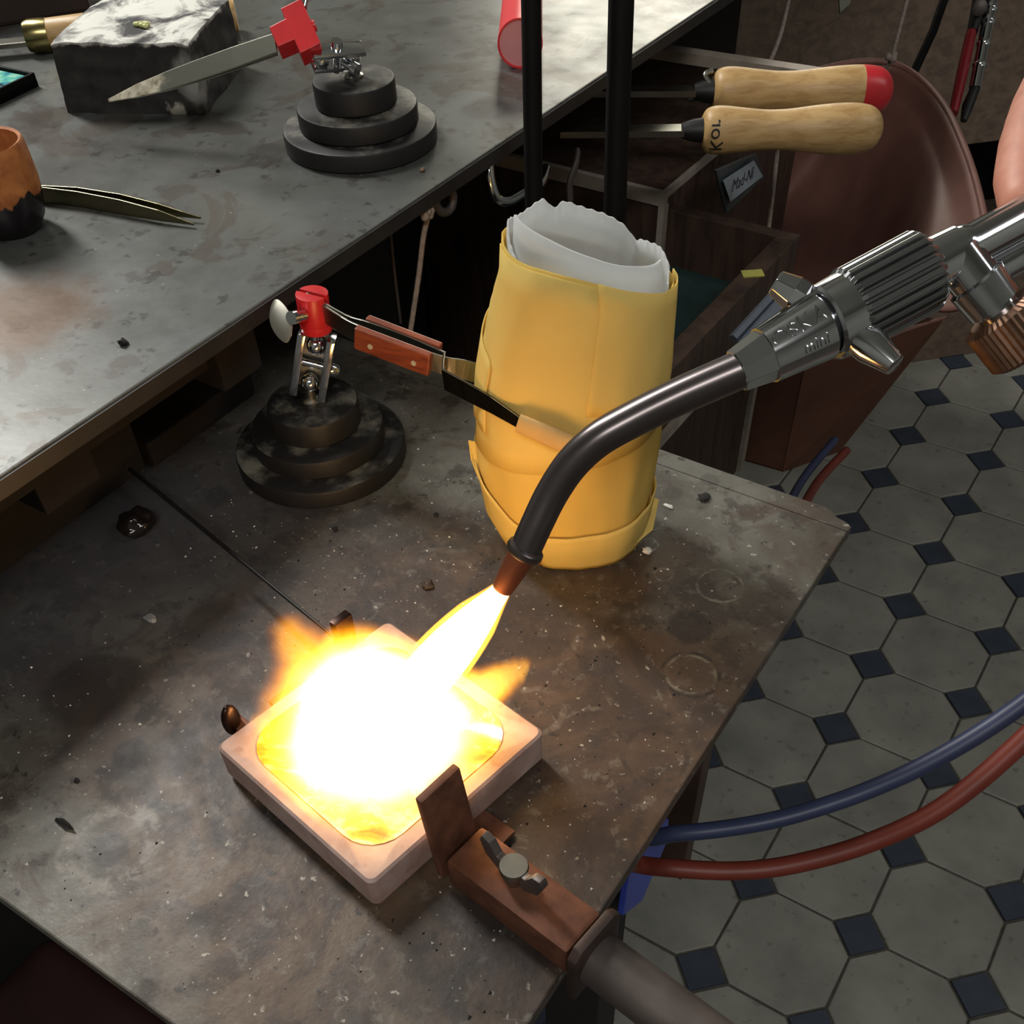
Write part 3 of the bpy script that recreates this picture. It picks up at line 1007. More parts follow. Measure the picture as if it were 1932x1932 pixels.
def strip(path, wids, th, wid_dir, nm, mat, root, bevel=0.0003):
    """flat metal strip; wid_dir = direction of its broad side (world), wids = half widths"""
    path = [Vector(p) for p in path]
    vs, fs = [], []
    m = len(path)
    for i, p in enumerate(path):
        d = (path[min(m - 1, i + 1)] - path[max(0, i - 1)]).normalized()
        w = Vector(wid_dir)
        w = (w - d * w.dot(d)).normalized()
        nn = d.cross(w).normalized()
        h = wids[i] if isinstance(wids, (list, tuple)) else wids
        vs += [p + w * h + nn * th, p - w * h + nn * th, p - w * h - nn * th, p + w * h - nn * th]
    for i in range(m - 1):
        k = i * 4
        fs += [(k + j, k + (j + 1) % 4, k + 4 + (j + 1) % 4, k + 4 + j) for j in range(4)]
    fs += [(3, 2, 1, 0), tuple(m * 4 - 4 + j for j in range(4))]
    return MB().add(vs, fs).build(nm, mat, root, bevel=bevel)


UPW = Vector((0, 0, 1))
tw_s = rt - sd * 0.004 - rd * 0.005
hand_a, hand_b = ad(690, 613, 0.478), ad(835, 668, 0.473)
# two spring arms lie side by side through the grips, then part at the crossing
sep = sn if sn.dot(CAM - rt) > 0 else -sn
drop = Vector((0, 0, -0.0045))
strip(spline([tw_s + sep * 0.0004, lerp(tw_s, hand_a, 0.6) + sep * 0.0012 + drop, hand_a + sep * 0.0026 + drop, lerp(hand_a, hand_b, 0.5) + sep * 0.003 + drop, hand_b + sep * 0.0022 + drop, ad(872, 690, 0.476) + drop * 0.4, ad(903, 698, 0.480) + drop * 0.4, ad(945, 704, 0.484)], 4), 0.0048, 0.0005, UPW, 'spring_arm', M_STEEL, tw)
strip(spline([tw_s - sep * 0.0004, lerp(tw_s, hand_a, 0.6) - sep * 0.0012 + drop, hand_a - sep * 0.0026 + drop, lerp(hand_a, hand_b, 0.5) - sep * 0.003 + drop, hand_b - sep * 0.0015 + drop], 4), 0.0048, 0.0005, UPW, 'spring_arm', M_STEEL, tw)
fa = [ad(838, 716, 0.458), ad(880, 738, 0.446), ad(930, 765, 0.428), ad(985, 800, 0.419)]
strip([hand_b - sep * 0.0015 + drop, lerp(hand_b + drop, fa[0], 0.55)] + fa, [0.0046, 0.0048, 0.0049, 0.0047, 0.0040, 0.0028], 0.0006, UPW, 'front_arm', M_DARKSTEEL, tw)
slp = [ad(978, 798, 0.4195), ad(1040, 824, 0.4185), ad(1112, 856, 0.424)]
MB().tube(slp, [0.0044, 0.0048, 0.0048], 14, flat=0.55, up=UPW).build('tip_sleeve', simple('paper_sleeve', (205, 168, 108), 0.8, 0.0, 0.1, 60), tw, smooth=50)
for sg, nm in ((1, 'grip'), (-1, 'grip')):
    ga = hand_a + sep * (0.0050 * sg) + drop - (hand_b - hand_a).normalized() * 0.003
    gb = hand_b + sep * (0.0048 * sg) + drop - (hand_b - hand_a).normalized() * 0.004
    gd = (gb - ga).normalized()
    gw = (UPW - gd * UPW.dot(gd)).normalized()
    gn = gd.cross(gw)
    gp = MB().frame_box((ga + gb) / 2, gd, gw, gn, (gb - ga).length / 2, 0.0056, 0.0020).build(nm, M_ROSEWOOD, tw, bevel=0.0008)
    if sg == 1:
        for f_ in (0.22, 0.80):
            MB().lathe(lerp(ga, gb, f_) + sep * 0.0015 - Vector((0, 0, 0.001)), sep, [(0, 0.0013), (0.0009, 0.0013)], 12).build('rivet', simple('pale_rivet', (186, 176, 150), 0.4, 0.0, 0.1), gp)

# ------------------------------------------------------------------ taped paper cup
CB = Vector((-0.1965, 0.3365, ZP))
cup = thing('taped_paper_cup', 'tall paper pouch wrapped in yellow tape, glowing in the flame light', 'paper cup', CB)
M_TAPE = mat_paper('yellow_masking_tape', (242, 211, 118), 0.35, 0.05)
M_TAPE2 = mat_paper('yellow_masking_tape_overlap', (244, 216, 128), 0.30, 0.05)
M_TOWEL = mat_paper('white_paper_towel', (228, 230, 228), 0.45, 0.03)
cside = Vector((CR.x, CR.y, 0)).normalized()
cfwd = Vector((CF.x, CF.y, 0)).normalized()


def cup_prof(z):
    """half width, half depth and shift of the pouch at height z above the plate"""
    tb = [(0.0, 0.0335, 0.0295, 0.001), (0.016, 0.0388, 0.034, -0.001), (0.048, 0.0423, 0.0365, -0.0015), (0.092, 0.0406, 0.036, 0.0005), (0.125, 0.0365, 0.034, 0.0035), (0.136, 0.0345, 0.032, 0.005), (0.165, 0.0300, 0.028, 0.003)]
    for k in range(len(tb) - 1):
        if z <= tb[k + 1][0]:
            f = (z - tb[k][0]) / (tb[k + 1][0] - tb[k][0])
            return tuple(lerp(tb[k][m], tb[k + 1][m], f) for m in (1, 2, 3))
    return tb[-1][1:]


def cup_pt(a, z, grow=0.0, crease=1.0):
    hw, hdp, sh = cup_prof(max(0, z))
    # faint facets and dents of hand-folded paper
    q_ = Vector((math.cos(a) * 2.4, math.sin(a) * 2.4, z * 20 + 3))
    k = 1 + crease * (0.012 * math.sin(5 * a + 14 * z) + 0.020 * noise.noise(q_) - 0.030 * (abs(noise.noise(q_ * 1.3 + Vector((7, 1, 4)))) - 0.15))
    return CB + cside * (math.cos(a) * (hw * k + grow) + sh) + cfwd * (math.sin(a) * (hdp * k + grow)) + Vector((0, 0, z))


def sheet(name, mat, a0, a1, zlo, zhi, grow, na=72, nz=14, th=0.0006, closed=False):
    """lofted paper surface between two height functions of the angle"""
    vs, fs = [], []
    for i in range(na + (0 if closed else 1)):
        a_ = a0 + (a1 - a0) * i / na
        lo, hi = zlo(a_), zhi(a_)
        for j in range(nz + 1):
            vs.append(cup_pt(a_, lerp(lo, hi, j / nz), grow))
    m = nz + 1
    cnt = na if closed else na
    for i in range(cnt):
        i2 = (i + 1) % na if closed else i + 1
        fs += [(i * m + j, i2 * m + j, i2 * m + j + 1, i * m + j + 1) for j in range(nz)]
    o = MB().add(vs, fs).build(name, mat, cup, smooth=60)
    md = o.modifiers.new('paper', 'SOLIDIFY')
    md.thickness = th
    md.offset = -1
    return o


W2 = 2 * PI
tape_top = lambda a: 0.1400 - 0.009 * math.cos(a) - 0.0045 * math.sin(a) + 0.0012 * math.sin(3 * a)
sheet('tape_wrap', M_TAPE, 0, W2, lambda a: 0.0, tape_top, 0.0, 96, 26, closed=True)
vs = [cup_pt(W2 * k / 48, 0.0005) for k in range(48)]
MB().prism(vs, (0, 0, 0.001)).build('cup_bottom', M_TAPE, cup)


def liner_top(a):
    a = a % W2
    base = 0.1435 - 0.0085 * math.cos(a) + 0.0045 * max(0.0, math.sin(a)) - 0.010 * max(0.0, -math.sin(a))
    wavy = 0.0016 * math.sin(4 * a + 0.6) + 0.0010 * math.sin(7 * a)
    notch = -0.0045 * math.exp(-((a - 1.92) / 0.10) ** 2) - 0.003 * math.exp(-((a - 0.82) / 0.10) ** 2)
    return base + wavy + notch + 0.00035 * math.sin(46 * a)


sheet('paper_liner', M_TOWEL, 0, W2, lambda a: 0.006, liner_top, -0.0020, 192, 18, 0.0008, closed=True)
sheet('inner_flap', M_TOWEL, PI * 1.05, PI * 1.94, lambda a: 0.05, lambda a: 0.1500 - 0.0095 * math.cos(a) + 0.003 * max(0, -math.sin(a)), -0.0040, 40, 12, 0.0012)
# overlapping tape strips and loose tape tabs
sheet('tape_strip', M_TAPE2, PI * 1.02, PI * 1.98, lambda a: 0.064 + 0.008 * math.cos(a), lambda a: tape_top(a) - 0.001, 0.0009, 40, 8)
sheet('tape_strip', M_TAPE2, PI * 0.92, PI * 1.42, lambda a: 0.004, lambda a: 0.052 - 0.020 * (a - PI * 0.92), 0.0016, 28, 10)
sheet('tape_strip', M_TAPE2, PI * 1.36, PI * 2.02, lambda a: 0.002, lambda a: 0.024 + 0.009 * (a - PI * 1.36) / PI, 0.0022, 28, 8)
sheet('tape_strip', M_TAPE2, PI * 1.52, PI * 2.05, lambda a: 0.086 + 0.006 * math.sin(3 * a), lambda a: tape_top(a) + 0.001, 0.0015, 24, 8)
sheet('tape_strip', M_TAPE2, PI * 0.80, PI * 1.15, lambda a: 0.070, lambda a: 0.112 - 0.01 * (a - PI * 0.9), 0.0018, 18, 8)


def tab(pts, nm='tape_tab'):
    n__ = (pts[1] - pts[0]).cross(pts[2] - pts[0]).normalized()
    MB().prism(pts, n__ * 0.0006).build(nm, M_TAPE2, cup)


ta = cup_pt(PI * 1.0, 0.050)
tab([ta + Vector((0, 0, 0.004)), ta - cside * 0.0035 + Vector((0, 0, 0.005)), ta - cside * 0.003 + Vector((0, 0, -0.006)), cup_pt(PI * 1.06, 0.03) - cside * 0.001])
tb_ = cup_pt(PI * 1.97, 0.014)
tab([tb_ + Vector((0, 0, 0.010)), tb_ + cside * 0.006 + Vector((0, 0, 0.006)), tb_ + cside * 0.003 - cfwd * 0.008 + Vector((0, 0, -0.006)), cup_pt(PI * 1.80, 0.006, 0.002)])

# ------------------------------------------------------------------ melting dish
DC = Vector((-0.1854, 0.1720, 0))
ex = (oz(690, 1655, 0.894) - oz(405, 1400, 0.894))
ex = Vector((ex.x, ex.y, 0)).normalized()
ey = Vector((-ex.y, ex.x, 0))
DZ0, DZ1, DH = ZP + 0.003, 0.893, 0.0462


def rsq(h, r, n=6):
    """rounded square outline in (u, v)"""
    out = []
    for cx, cy, a0 in ((h - r, h - r, 0), (-h + r, h - r, PI / 2), (-h + r, -h + r, PI), (h - r, -h + r, 1.5 * PI)):
        for k in range(n + 1):
            a_ = a0 + PI / 2 * k / n
            out.append((cx + r * math.cos(a_), cy + r * math.sin(a_)))
    return out


def dpt(u, v, z):
    return Vector((DC.x, DC.y, 0)) + ex * u + ey * v + Vector((0, 0, z))


dish = thing('melting_dish', 'square white ceramic melting dish full of flame', 'dish', (DC.x, DC.y, DZ0))
t = NT('heated_white_ceramic')
n1 = t.noise(45, 5, 0.6)
n2 = t.noise(120, 4)
c = t.ramp(n1, [(0.3, lin((140, 110, 97))), (0.7, lin((182, 160, 152)))])
c = t.mix(t.math('MULTIPLY', t.step(n2, 0.6, 0.7), 0.4), c, lin((120, 84, 66)))
t.base(c)
t.set(Roughness=0.55)
M_CERAMIC = t.m
rings = [(rsq(DH, 0.0032), DZ0), (rsq(DH, 0.0032), DZ1 - 0.001), (rsq(DH - 0.001, 0.003), DZ1), (rsq(DH - 0.0065, 0.016), DZ1), (rsq(DH - 0.009, 0.016), DZ1 - 0.002), (rsq(DH - 0.016, 0.014), DZ1 - 0.007), (rsq(DH - 0.026, 0.010), DZ1 - 0.008)]
n_ = len(rings[0][0])
vs = [dpt(u, v, z) for rg, z in rings for u, v in rg]
fs = [(i * n_ + j, i * n_ + (j + 1) % n_, (i + 1) * n_ + (j + 1) % n_, (i + 1) * n_ + j) for i in range(len(rings) - 1) for j in range(n_)]
fs += [tuple(range(n_))[::-1], tuple((len(rings) - 1) * n_ + j for j in range(n_))]
MB().add(vs, fs).build('dish_body', M_CERAMIC, dish, smooth=35)
# incandescent molten flux lining the hollow
t = NT('glowing_molten_flux')
nn = t.noise(38, 5, 0.6, dist=2.2)
n2 = t.noise(110, 4, 0.6, dist=1.0)
col = t.ramp(t.math('ADD', t.math('MULTIPLY', nn, 0.75), t.math('MULTIPLY', n2, 0.25)), [(0.36, (0.30, 0.05, 0.004, 1)), (0.44, (0.9, 0.30, 0.01, 1)), (0.52, (1.2, 0.62, 0.03, 1)), (0.62, (2.2, 1.3, 0.35, 1))])
t.base(lin((120, 60, 30)))
t.set(Roughness=0.15, Emission_Strength=1.0)
t.l(col, t.b.inputs['Emission Color'])
M_MELT = t.m
rg0, rg1, rg2 = rsq(DH - 0.0072, 0.0155, 6), rsq(DH - 0.012, 0.015, 6), rsq(DH - 0.03, 0.010, 6)
vs = [dpt(u, v, DZ1 + 0.0001) for u, v in rg0] + [dpt(u, v, DZ1 - 0.0022) for u, v in rg1] + [dpt(u, v, DZ1 - 0.0035) for u, v in rg2]
n_ = len(rg0)
fs = [(i * n_ + j, i * n_ + (j + 1) % n_, (i + 1) * n_ + (j + 1) % n_, (i + 1) * n_ + j) for i in range(2) for j in range(n_)] + [tuple(2 * n_ + j for j in range(n_))]
MB().add(vs, fs).build('molten_flux', M_MELT, dish, smooth=60)

# ------------------------------------------------------------------ steel dish holder with pipe handle
hold = thing('dish_holder', 'heat-browned steel dish holder with wing screw and pipe handle', 'holder', (-0.11, 0.155, ZP))
hx = Vector((0.0873, -0.0119, 0)).normalized()
hy = Vector((-hx.y, hx.x, 0))
hc0 = Vector((-0.1325, 0.1512, 0))
bt, bb = 0.8915, ZP + 0.001
bl = 0.056
bw = 0.0098
MB().frame_box(hc0 + hx * (bl / 2 + 0.002) + Vector((0, 0, (bt + bb) / 2)), hx, hy, (0, 0, 1), bl / 2, bw, (bt - bb) / 2).build('channel_bar', M_RUST, hold, bevel=0.0018, smooth=40)
MB().frame_box(DC + Vector((0, 0, ZP + 0.0018)), hx, hy, (0, 0, 1), 0.062, 0.009, 0.0012).build('base_strip', M_RUST, hold)
# front lug, bent up against the dish
l0 = hc0 + Vector((0, 0, bb + 0.001))
ltop = on(0, 836, 1478, -0.1425)
lz = 0.921
lug_pts = [l0 + hy * 0.0102, l0 - hy * 0.0102, l0 - hy * 0.0098 - hx * 0.006 + Vector((0, 0, lz - l0.z)), l0 + hy * 0.0098 - hx * 0.006 + Vector((0, 0, lz - l0.z))]
MB().prism(lug_pts, -hx * 0.0034).build('front_lug', M_RUST, hold, bevel=0.0008, smooth=40)
# end plate and pipe handle
ep = hc0 + hx * (bl + 0.004)
epz0, epz1 = 0.866, 0.8985
MB().prism([ep + hy * yy + Vector((0, 0, zz)) for yy, zz in ((-0.0125, epz0), (0.0125, epz0), (0.0125, epz1 - 0.004), (0.009, epz1), (-0.009, epz1), (-0.0125, epz1 - 0.004))], hx * 0.004).build('end_plate', simple('dark_burnt_steel', (60, 46, 40), 0.6, 0.3, 0.3, 80), hold, bevel=0.001, smooth=40)
MB().lathe(ep + Vector((0, 0, 0.8805)), hx, [(0.002, 0.0098), (0.34, 0.0102), (0.342, 0.009)], 28).build('pipe_handle', M_PIPE, hold, smooth=40)
# wing screw
wz = hc0 + hx * 0.0265 + Vector((0, 0, bt))
MB().lathe(wz, (0, 0, 1), [(0, 0.0030), (0.003, 0.0030), (0.0032, 0.0042), (0.0095, 0.0054), (0.0107, 0.0050)], 24).build('screw_hub', M_STEEL, hold, smooth=40)
wdir = (hx * 0.92 + hy * -0.05).normalized()
for sg in (1, -1):
    c0 = wz + Vector((0, 0, 0.0065))
    pts = []
    for (u, v) in ((0.003, -0.003), (0.0065, -0.004), (0.0125, 0.000), (0.0150, 0.0070), (0.0138, 0.0105), (0.0100, 0.0096), (0.0068, 0.0040), (0.003, 0.0036)):
        pts.append(c0 + wdir * (u * sg) + Vector((0, 0, v)))
    th_ = Vector((-wdir.y, wdir.x, 0)) * 0.0034
    MB().prism([p - th_ / 2 for p in pts], th_).build('screw_wing', M_PIPE, hold, bevel=0.0006, smooth=40)
# rear lugs gripping the far side of the dish
lb = DC - ex * 0.0 + Vector((0, 0, 0))
q = ax_(650, 1200, DC.x - hx.x * 0.053 + hy.x * 0.03, DC.y - hx.y * 0.053 + hy.y * 0.03)
MB().frame_box((q.x, q.y, 0.893), hy, hx, (0, 0, 1), 0.0047, 0.0022, 0.0100).build('rear_lug', simple('sooty_steel', (52, 36, 30), 0.3, 0.8, 0.3, 120), hold, bevel=0.0006, smooth=40)
MB().frame_box((q.x + 0.004, q.y - 0.006, ZP + 0.010), (hx * 0.6 - hy * 0.8), (hx * 0.8 + hy * 0.6), (0, 0, 1), 0.010, 0.003, 0.0095).build('rear_arm', M_RUST, hold, bevel=0.0006)
q = ax_(436, 1358, DC.x - hx.x * 0.053 - hy.x * 0.030, DC.y - hx.y * 0.053 - hy.y * 0.030)
MB().ball((q.x, q.y, 0.8925), 0.0058, 16, (0.5, 0.75, 1.5)).build('rear_lug', simple('sooty_steel', (52, 36, 30), 0.3, 0.8, 0.3, 120), hold, smooth=60)
MB().frame_box((q.x + 0.003, q.y + 0.002, ZP + 0.008), hx, hy, (0, 0, 1), 0.006, 0.003, 0.0075).build('rear_arm', M_RUST, hold, bevel=0.0006)
# spring wire from the holder to the guide rail
ra, rbp = oz(245, 885, 0.885), oz(628, 1200, 0.896)
MB().tube([ra, lerp(ra, rbp, 0.5), rbp], [0.0012, 0.0011, 0.0008], 8).build('stirring_rod', M_BLACKIRON, None, smooth=60)
tag(bpy.data.objects['stirring_rod'], 'thin dark rod leading from under the bench into the flame', 'rod')

# ------------------------------------------------------------------ torch
DEP = [(945, 0.374), (1000, 0.362), (1100, 0.347), (1400, 0.334), (1640, 0.333), (1900, 0.335), (2300, 0.338)]


def tdep(x):
    for k in range(len(DEP) - 1):
        if x <= DEP[k + 1][0]:
            return lerp(DEP[k][1], DEP[k + 1][1], (x - DEP[k][0]) / (DEP[k + 1][0] - DEP[k][0]))
    return DEP[-1][1]


def tp(x, y):
    return ad(x, y, tdep(x))


torch = thing('gas_torch', 'chrome gas torch with bent dark neck and ribbed collar', 'torch', tp(1640, 550))
N0 = tp(947, 1112)
neck = spline([tp(992, 1036), tp(1010, 995), tp(1042, 930), tp(1080, 874), tp(1130, 828), tp(1200, 788), tp(1290, 744), tp(1400, 696)], 8)
MB().tube(neck, [lerp(0.0057, 0.0063, i / (len(neck) - 1)) for i in range(len(neck))], 28).build('neck_tube', M_GUN, torch, smooth=60)
nd = (N0 - tp(992, 1036)).normalized()
nl = (N0 - tp(992, 1036)).length
MB().lathe(tp(992, 1036), nd, [(-0.0014, 0.0058), (-0.0006, 0.0068), (0.0010, 0.0070), (0.0022, 0.0065), (0.0026, 0.0053)], 32).build('nozzle_collar', M_GUN, torch, smooth=40)
M_COPPER = simple('hot_copper_nozzle', (132, 80, 60), 0.4, 0.7, 0.15, 80)
MB().lathe(tp(992, 1036), nd, [(0.002, 0.0053), (nl * 0.5, 0.0048), (nl - 0.0006, 0.0040), (nl, 0.0037), (nl, 0.0030), (nl - 0.004, 0.0026)], 32).build('copper_nozzle', M_COPPER, torch, smooth=40)
# octagonal taper, lettered barrel
A0, A1 = tp(1388, 701), tp(1934, 408)
TD = (A1 - A0).normalized()
TL = (A1 - A0).length


def tpos(x, y):
    """distance along the torch axis of the point nearest to this pixel"""
    return (tp(x, y) - A0).dot(TD)


def oct_lathe(p0, d, prof, n):
    return MB().lathe(p0, d, prof, n)


dA, dB, dC, dD, dE = 0.0, tpos(1455, 664), tpos(1556, 612), tpos(1752, 508), TL
oct_lathe(A0, TD, [(dA, 0.0068), (dA + 0.0006, 0.0072), (dB, 0.0093)], 8).build('octagon_sleeve', M_CHROME, torch, bevel=0.0002)
MB().lathe(A0, TD, [(dB - 0.002, 0.0094), (dC - 0.003, 0.0112), (dC - 0.001, 0.0113), (dC, 0.0105)], 40).build('barrel', M_CHROME, torch, smooth=40)
# raised lettering on the barrel
cv = (CAM - (A0 + TD * dB))
cv = (cv - TD * cv.dot(TD)).normalized()
sv = TD.cross(cv)
lt = MB()
for s_, size, off, ang0 in (('OSKA', 0.0074, 0.0, 0.32), ('mini', 0.0052, 0.003, -0.42)):
    tv, tf = text_mesh(s_, size)
    vs0 = []
    for lift in (-0.0002, 0.0010):
        for v in tv:
            dd = (dB + dC) / 2 + off + v.x - 0.0015
            rr = lerp(0.0094, 0.0112, (dd - dB) / (dC - dB)) * MB.RS - 0.0001 + lift
            an = ang0 + v.y / 0.0103
            # the letters run along the barrel, upright as seen from the camera side
            vs0.append(A0 + TD * dd + (cv * math.cos(an) + sv * (math.sin(an) * (1 if sv.z > 0 else -1))) * rr)
    k_ = len(tv)
    from collections import Counter
    ec = Counter()
    for f in tf:
        for i in range(len(f)):
            ec[tuple(sorted((f[i], f[(i + 1) % len(f)])))] += 1
    sides = [(e[0], e[1], e[1] + k_, e[0] + k_) for e, c_ in ec.items() if c_ == 1]
    lt.add(vs0, [tuple(i + k_ for i in f) for f in tf] + sides)
lt.build('raised_lettering', M_CHROME, torch)
# collar with cross lever, then the ribbed grip
RC = 0.0137 * MB.RS
FC = 0.0118
MB().lathe(A0, TD, [(dC - 0.001, 0.0095), (dC + 0.0004, 0.0095), (dC + 0.0006, 0.0120), (dC + 0.0014, 0.0128), (dC + 0.006, 0.0130), (dC + 0.0095, 0.0130)], 40).build('front_collar', M_CHROME, torch, smooth=40)
rib0, rib1 = dC + 0.0085, dD
nr = 24
prof_pts = []
for k in range(nr):
    for f_, r_ in ((0.0, RC * 0.90), (0.30, RC * 0.90), (0.40, RC * 1.02), (0.90, RC * 1.02)):
        prof_pts.append((2 * PI * (k + f_) / nr, r_))
u0 = cv
w0 = TD.cross(u0)
m_ = len(prof_pts)
vs = []
for dd, sc_ in ((rib0, 0.90), (rib0 + 0.0022, 1.0), (rib1 - 0.0022, 1.0), (rib1, 0.90)):
    vs += [A0 + TD * dd + (u0 * math.cos(a_) + w0 * math.sin(a_)) * (r_ * sc_) for a_, r_ in prof_pts]
fs = [(i * m_ + j, i * m_ + (j + 1) % m_, (i + 1) * m_ + (j + 1) % m_, (i + 1) * m_ + j) for i in range(3) for j in range(m_)]
fs += [tuple(range(m_))[::-1], tuple(3 * m_ + j for j in range(m_))]
MB().add(vs, fs).build('ribbed_grip', simple('satin_chrome', (150, 152, 152), 0.24, 1.0, 0.05, 30), torch, bevel=0.00025)
MB().lathe(A0, TD, [(dD - 0.001, 0.0088), (dD + 0.002, 0.0090), (dD + 0.012, 0.0086), (dD + 0.0125, 0.0078), (dD + 0.015, 0.0078), (dD + 0.017, 0.0068), (TL + 0.12, 0.0066)], 36).build('shaft', M_CHROME, torch, smooth=35)
# cross lever: two tapered arms
lc = A0 + TD * (dC + 0.0045)
for sg, end in ((-1, ad(1462, 532, 0.336)), (1, ad(1690, 690, 0.326))):
    L_ = (end - lc).length
    d_ = (end - lc).normalized()
    MB().lathe(lc, d_, [(FC * 0.6, 0.0052), (FC * 1.02, 0.0058), (FC * 1.02 + 0.004, 0.0058), (L_ - 0.0004, 0.0042 if sg < 0 else 0.0036), (L_, 0.0037 if sg < 0 else 0.003)], 8 if sg < 0 else 28).build('lever_arm', M_CHROME, torch, smooth=None if sg < 0 else 35, bevel=0.0003 if sg < 0 else 0)
# gas valve branch with knurled knob
v0 = tp(1800, 478)
vend = tp(1952, 640) + CF * 0.006
vd = (vend - v0).normalized()
vl = (vend - v0).length
MB().lathe(v0, vd, [(0.000, 0.0080), (vl * 0.28, 0.0078), (vl * 0.30, 0.0092), (vl * 0.56, 0.0086), (vl * 0.57, 0.0066), (vl * 0.70, 0.0066)], 32).build('valve_stem', M_CHROME, torch, smooth=35)
nk = 40
vs = []
kr = [(vl * 0.62, 0.0100), (vl * 0.66, 0.0126), (vl * 1.02, 0.0126), (vl * 1.06, 0.0105)]
uu = (cv - vd * cv.dot(vd)).normalized()
wv = vd.cross(uu)
for dd, r_ in kr:
    vs += [v0 + vd * dd + (uu * math.cos(2 * PI * j / (2 * nk)) + wv * math.sin(2 * PI * j / (2 * nk))) * (r_ * (1.03 if j % 2 else 0.985)) for j in range(2 * nk)]
m_ = 2 * nk
fs = [(i * m_ + j, i * m_ + (j + 1) % m_, (i + 1) * m_ + (j + 1) % m_, (i + 1) * m_ + j) for i in range(3) for j in range(m_)] + [tuple(range(m_))[::-1], tuple(3 * m_ + j for j in range(m_))]
MB().add(vs, fs).build('valve_knob', simple('knurled_brass', (128, 100, 82), 0.42, 0.9, 0.2, 200), torch)
# second tube below the shaft towards the handle
s0, s1 = tp(1880, 495), tp(2050, 400)
MB().tube([s0 + CF * 0.010, s1 + CF * 0.010], 0.0062, 20).build('gas_tube', M_CHROME, torch, smooth=40)

MB.RS = 1.0

# ------------------------------------------------------------------ hoses
def hose(px, r, name, label, mat):
    pts = spline([Vector(p) for p in px], 10)
    o = MB().tube(pts, r, 16).build(name, mat, None, smooth=60)
    return tag(o, label, 'hose', 'torch hoses')


hose([ad(1575, 830, 1.07), ad(1508, 915, 1.0), (-0.17, 0.60, 0.66), (-0.115, 0.46, 0.80), (-0.100, 0.39, 0.838), (-0.0985, 0.31, 0.842), (-0.0985, 0.268, 0.835), ad(1215, 1570, 0.512)] + [ad(x, y, d) for x, y, d in ((1280, 1572, 0.50), (1390, 1560, 0.492), (1500, 1537, 0.485), (1640, 1490, 0.475), (1780, 1424, 0.462), (1932, 1326, 0.448), (2120, 1170, 0.43), (2290, 960, 0.41), (2400, 700, 0.385), (2420, 420, 0.36))] + [A0 + TD * (TL + 0.118)], 0.0042, 'blue_hose', 'dark blue rubber hose curving above the red hose', M_BLUEHOSE)
hose([ad(1597, 850, 1.07), ad(1536, 920, 1.0), (-0.155, 0.585, 0.68), (-0.112, 0.46, 0.82), (-0.100, 0.39, 0.854), (-0.100, 0.30, 0.857), (-0.100, 0.235, 0.852), (-0.0990, 0.212, 0.83), ad(1195, 1628, 0.500)] + [ad(x, y, d) for x, y, d in ((1270, 1638, 0.495), (1390, 1643, 0.488), (1500, 1630, 0.481), (1640, 1590, 0.470), (1780, 1522, 0.456), (1932, 1395, 0.442), (2110, 1210, 0.425), (2300, 1000, 0.40), (2440, 720, 0.375), (2470, 430, 0.35))] + [A0 + TD * (TL + 0.122) - Vector((0, 0, 0.008))], 0.0046, 'red_hose', 'red-brown rubber hose curving below the blue hose', M_REDHOSE)

# ------------------------------------------------------------------ hand on the torch handle (mostly outside the frame)
hand = thing('person', 'hand of a person holding the torch handle at the right edge', 'person', tp(2050, 330))
M_SKIN = NT('skin')
_n = M_SKIN.noise(120, 4)
M_SKIN.base(M_SKIN.ramp(_n, [(0.3, lin((196, 132, 112))), (0.7, lin((214, 152, 130)))]))
M_SKIN.set(Roughness=0.5, Subsurface_Weight=0.15, Subsurface_Radius=(0.01, 0.004, 0.002))
M_SKIN = M_SKIN.m


HB = A0 + TD * (TL + 0.045)      # grip centre on the handle, just outside the frame
back = (-cv * 0.9 + Vector((0, 0, 0.25))).normalized()
back = (back - TD * back.dot(TD)).normalized()   # away from the camera
upv = TD.cross(back)
if upv.z < 0:
    upv = -upv
palm = HB + upv * 0.030 + back * 0.022
wrist = palm + TD * 0.055 + upv * 0.035 + back * 0.02


def around(off, ang, rad):
    """point beside the handle; ang 0 = above, 90 = behind, 180 = below"""
    a_ = math.radians(ang)
    return HB + TD * off + upv * (math.cos(a_) * rad) + back * (math.sin(a_) * rad)


hm = MB()


def limb(pts, radii):
    """tapered limb with rounded joints, later fused into one skin"""
    pts = [Vector(p) for p in pts]
    hm.tube(pts, radii, 14)
    for p, r in zip(pts, radii):
        hm.ball(p, r * 1.0, 14)


knuckles = [ad(2010, 130, 0.368)] + [around(off, 32, 0.040) for off in (0.014, 0.032, 0.049)]
fore = wrist + TD * 0.10 + upv * 0.035 + back * 0.01
limb([wrist, lerp(wrist, fore, 0.5), fore], [0.0245, 0.027, 0.031])
for k, kn_ in enumerate(knuckles):
    limb([wrist, lerp(wrist, kn_, 0.5), kn_], [0.017, 0.0155, (0.0125, 0.0128, 0.0122, 0.0112)[k]])
# index finger stretched forward along the handle: the finger seen at the frame edge
limb([knuckles[0], ad(1965, 205, 0.366), ad(1942, 275, 0.362), ad(1932, 335, 0.356), ad(1928, 376, 0.350)], [0.0122, 0.0108, 0.0106, 0.0102, 0.0082])
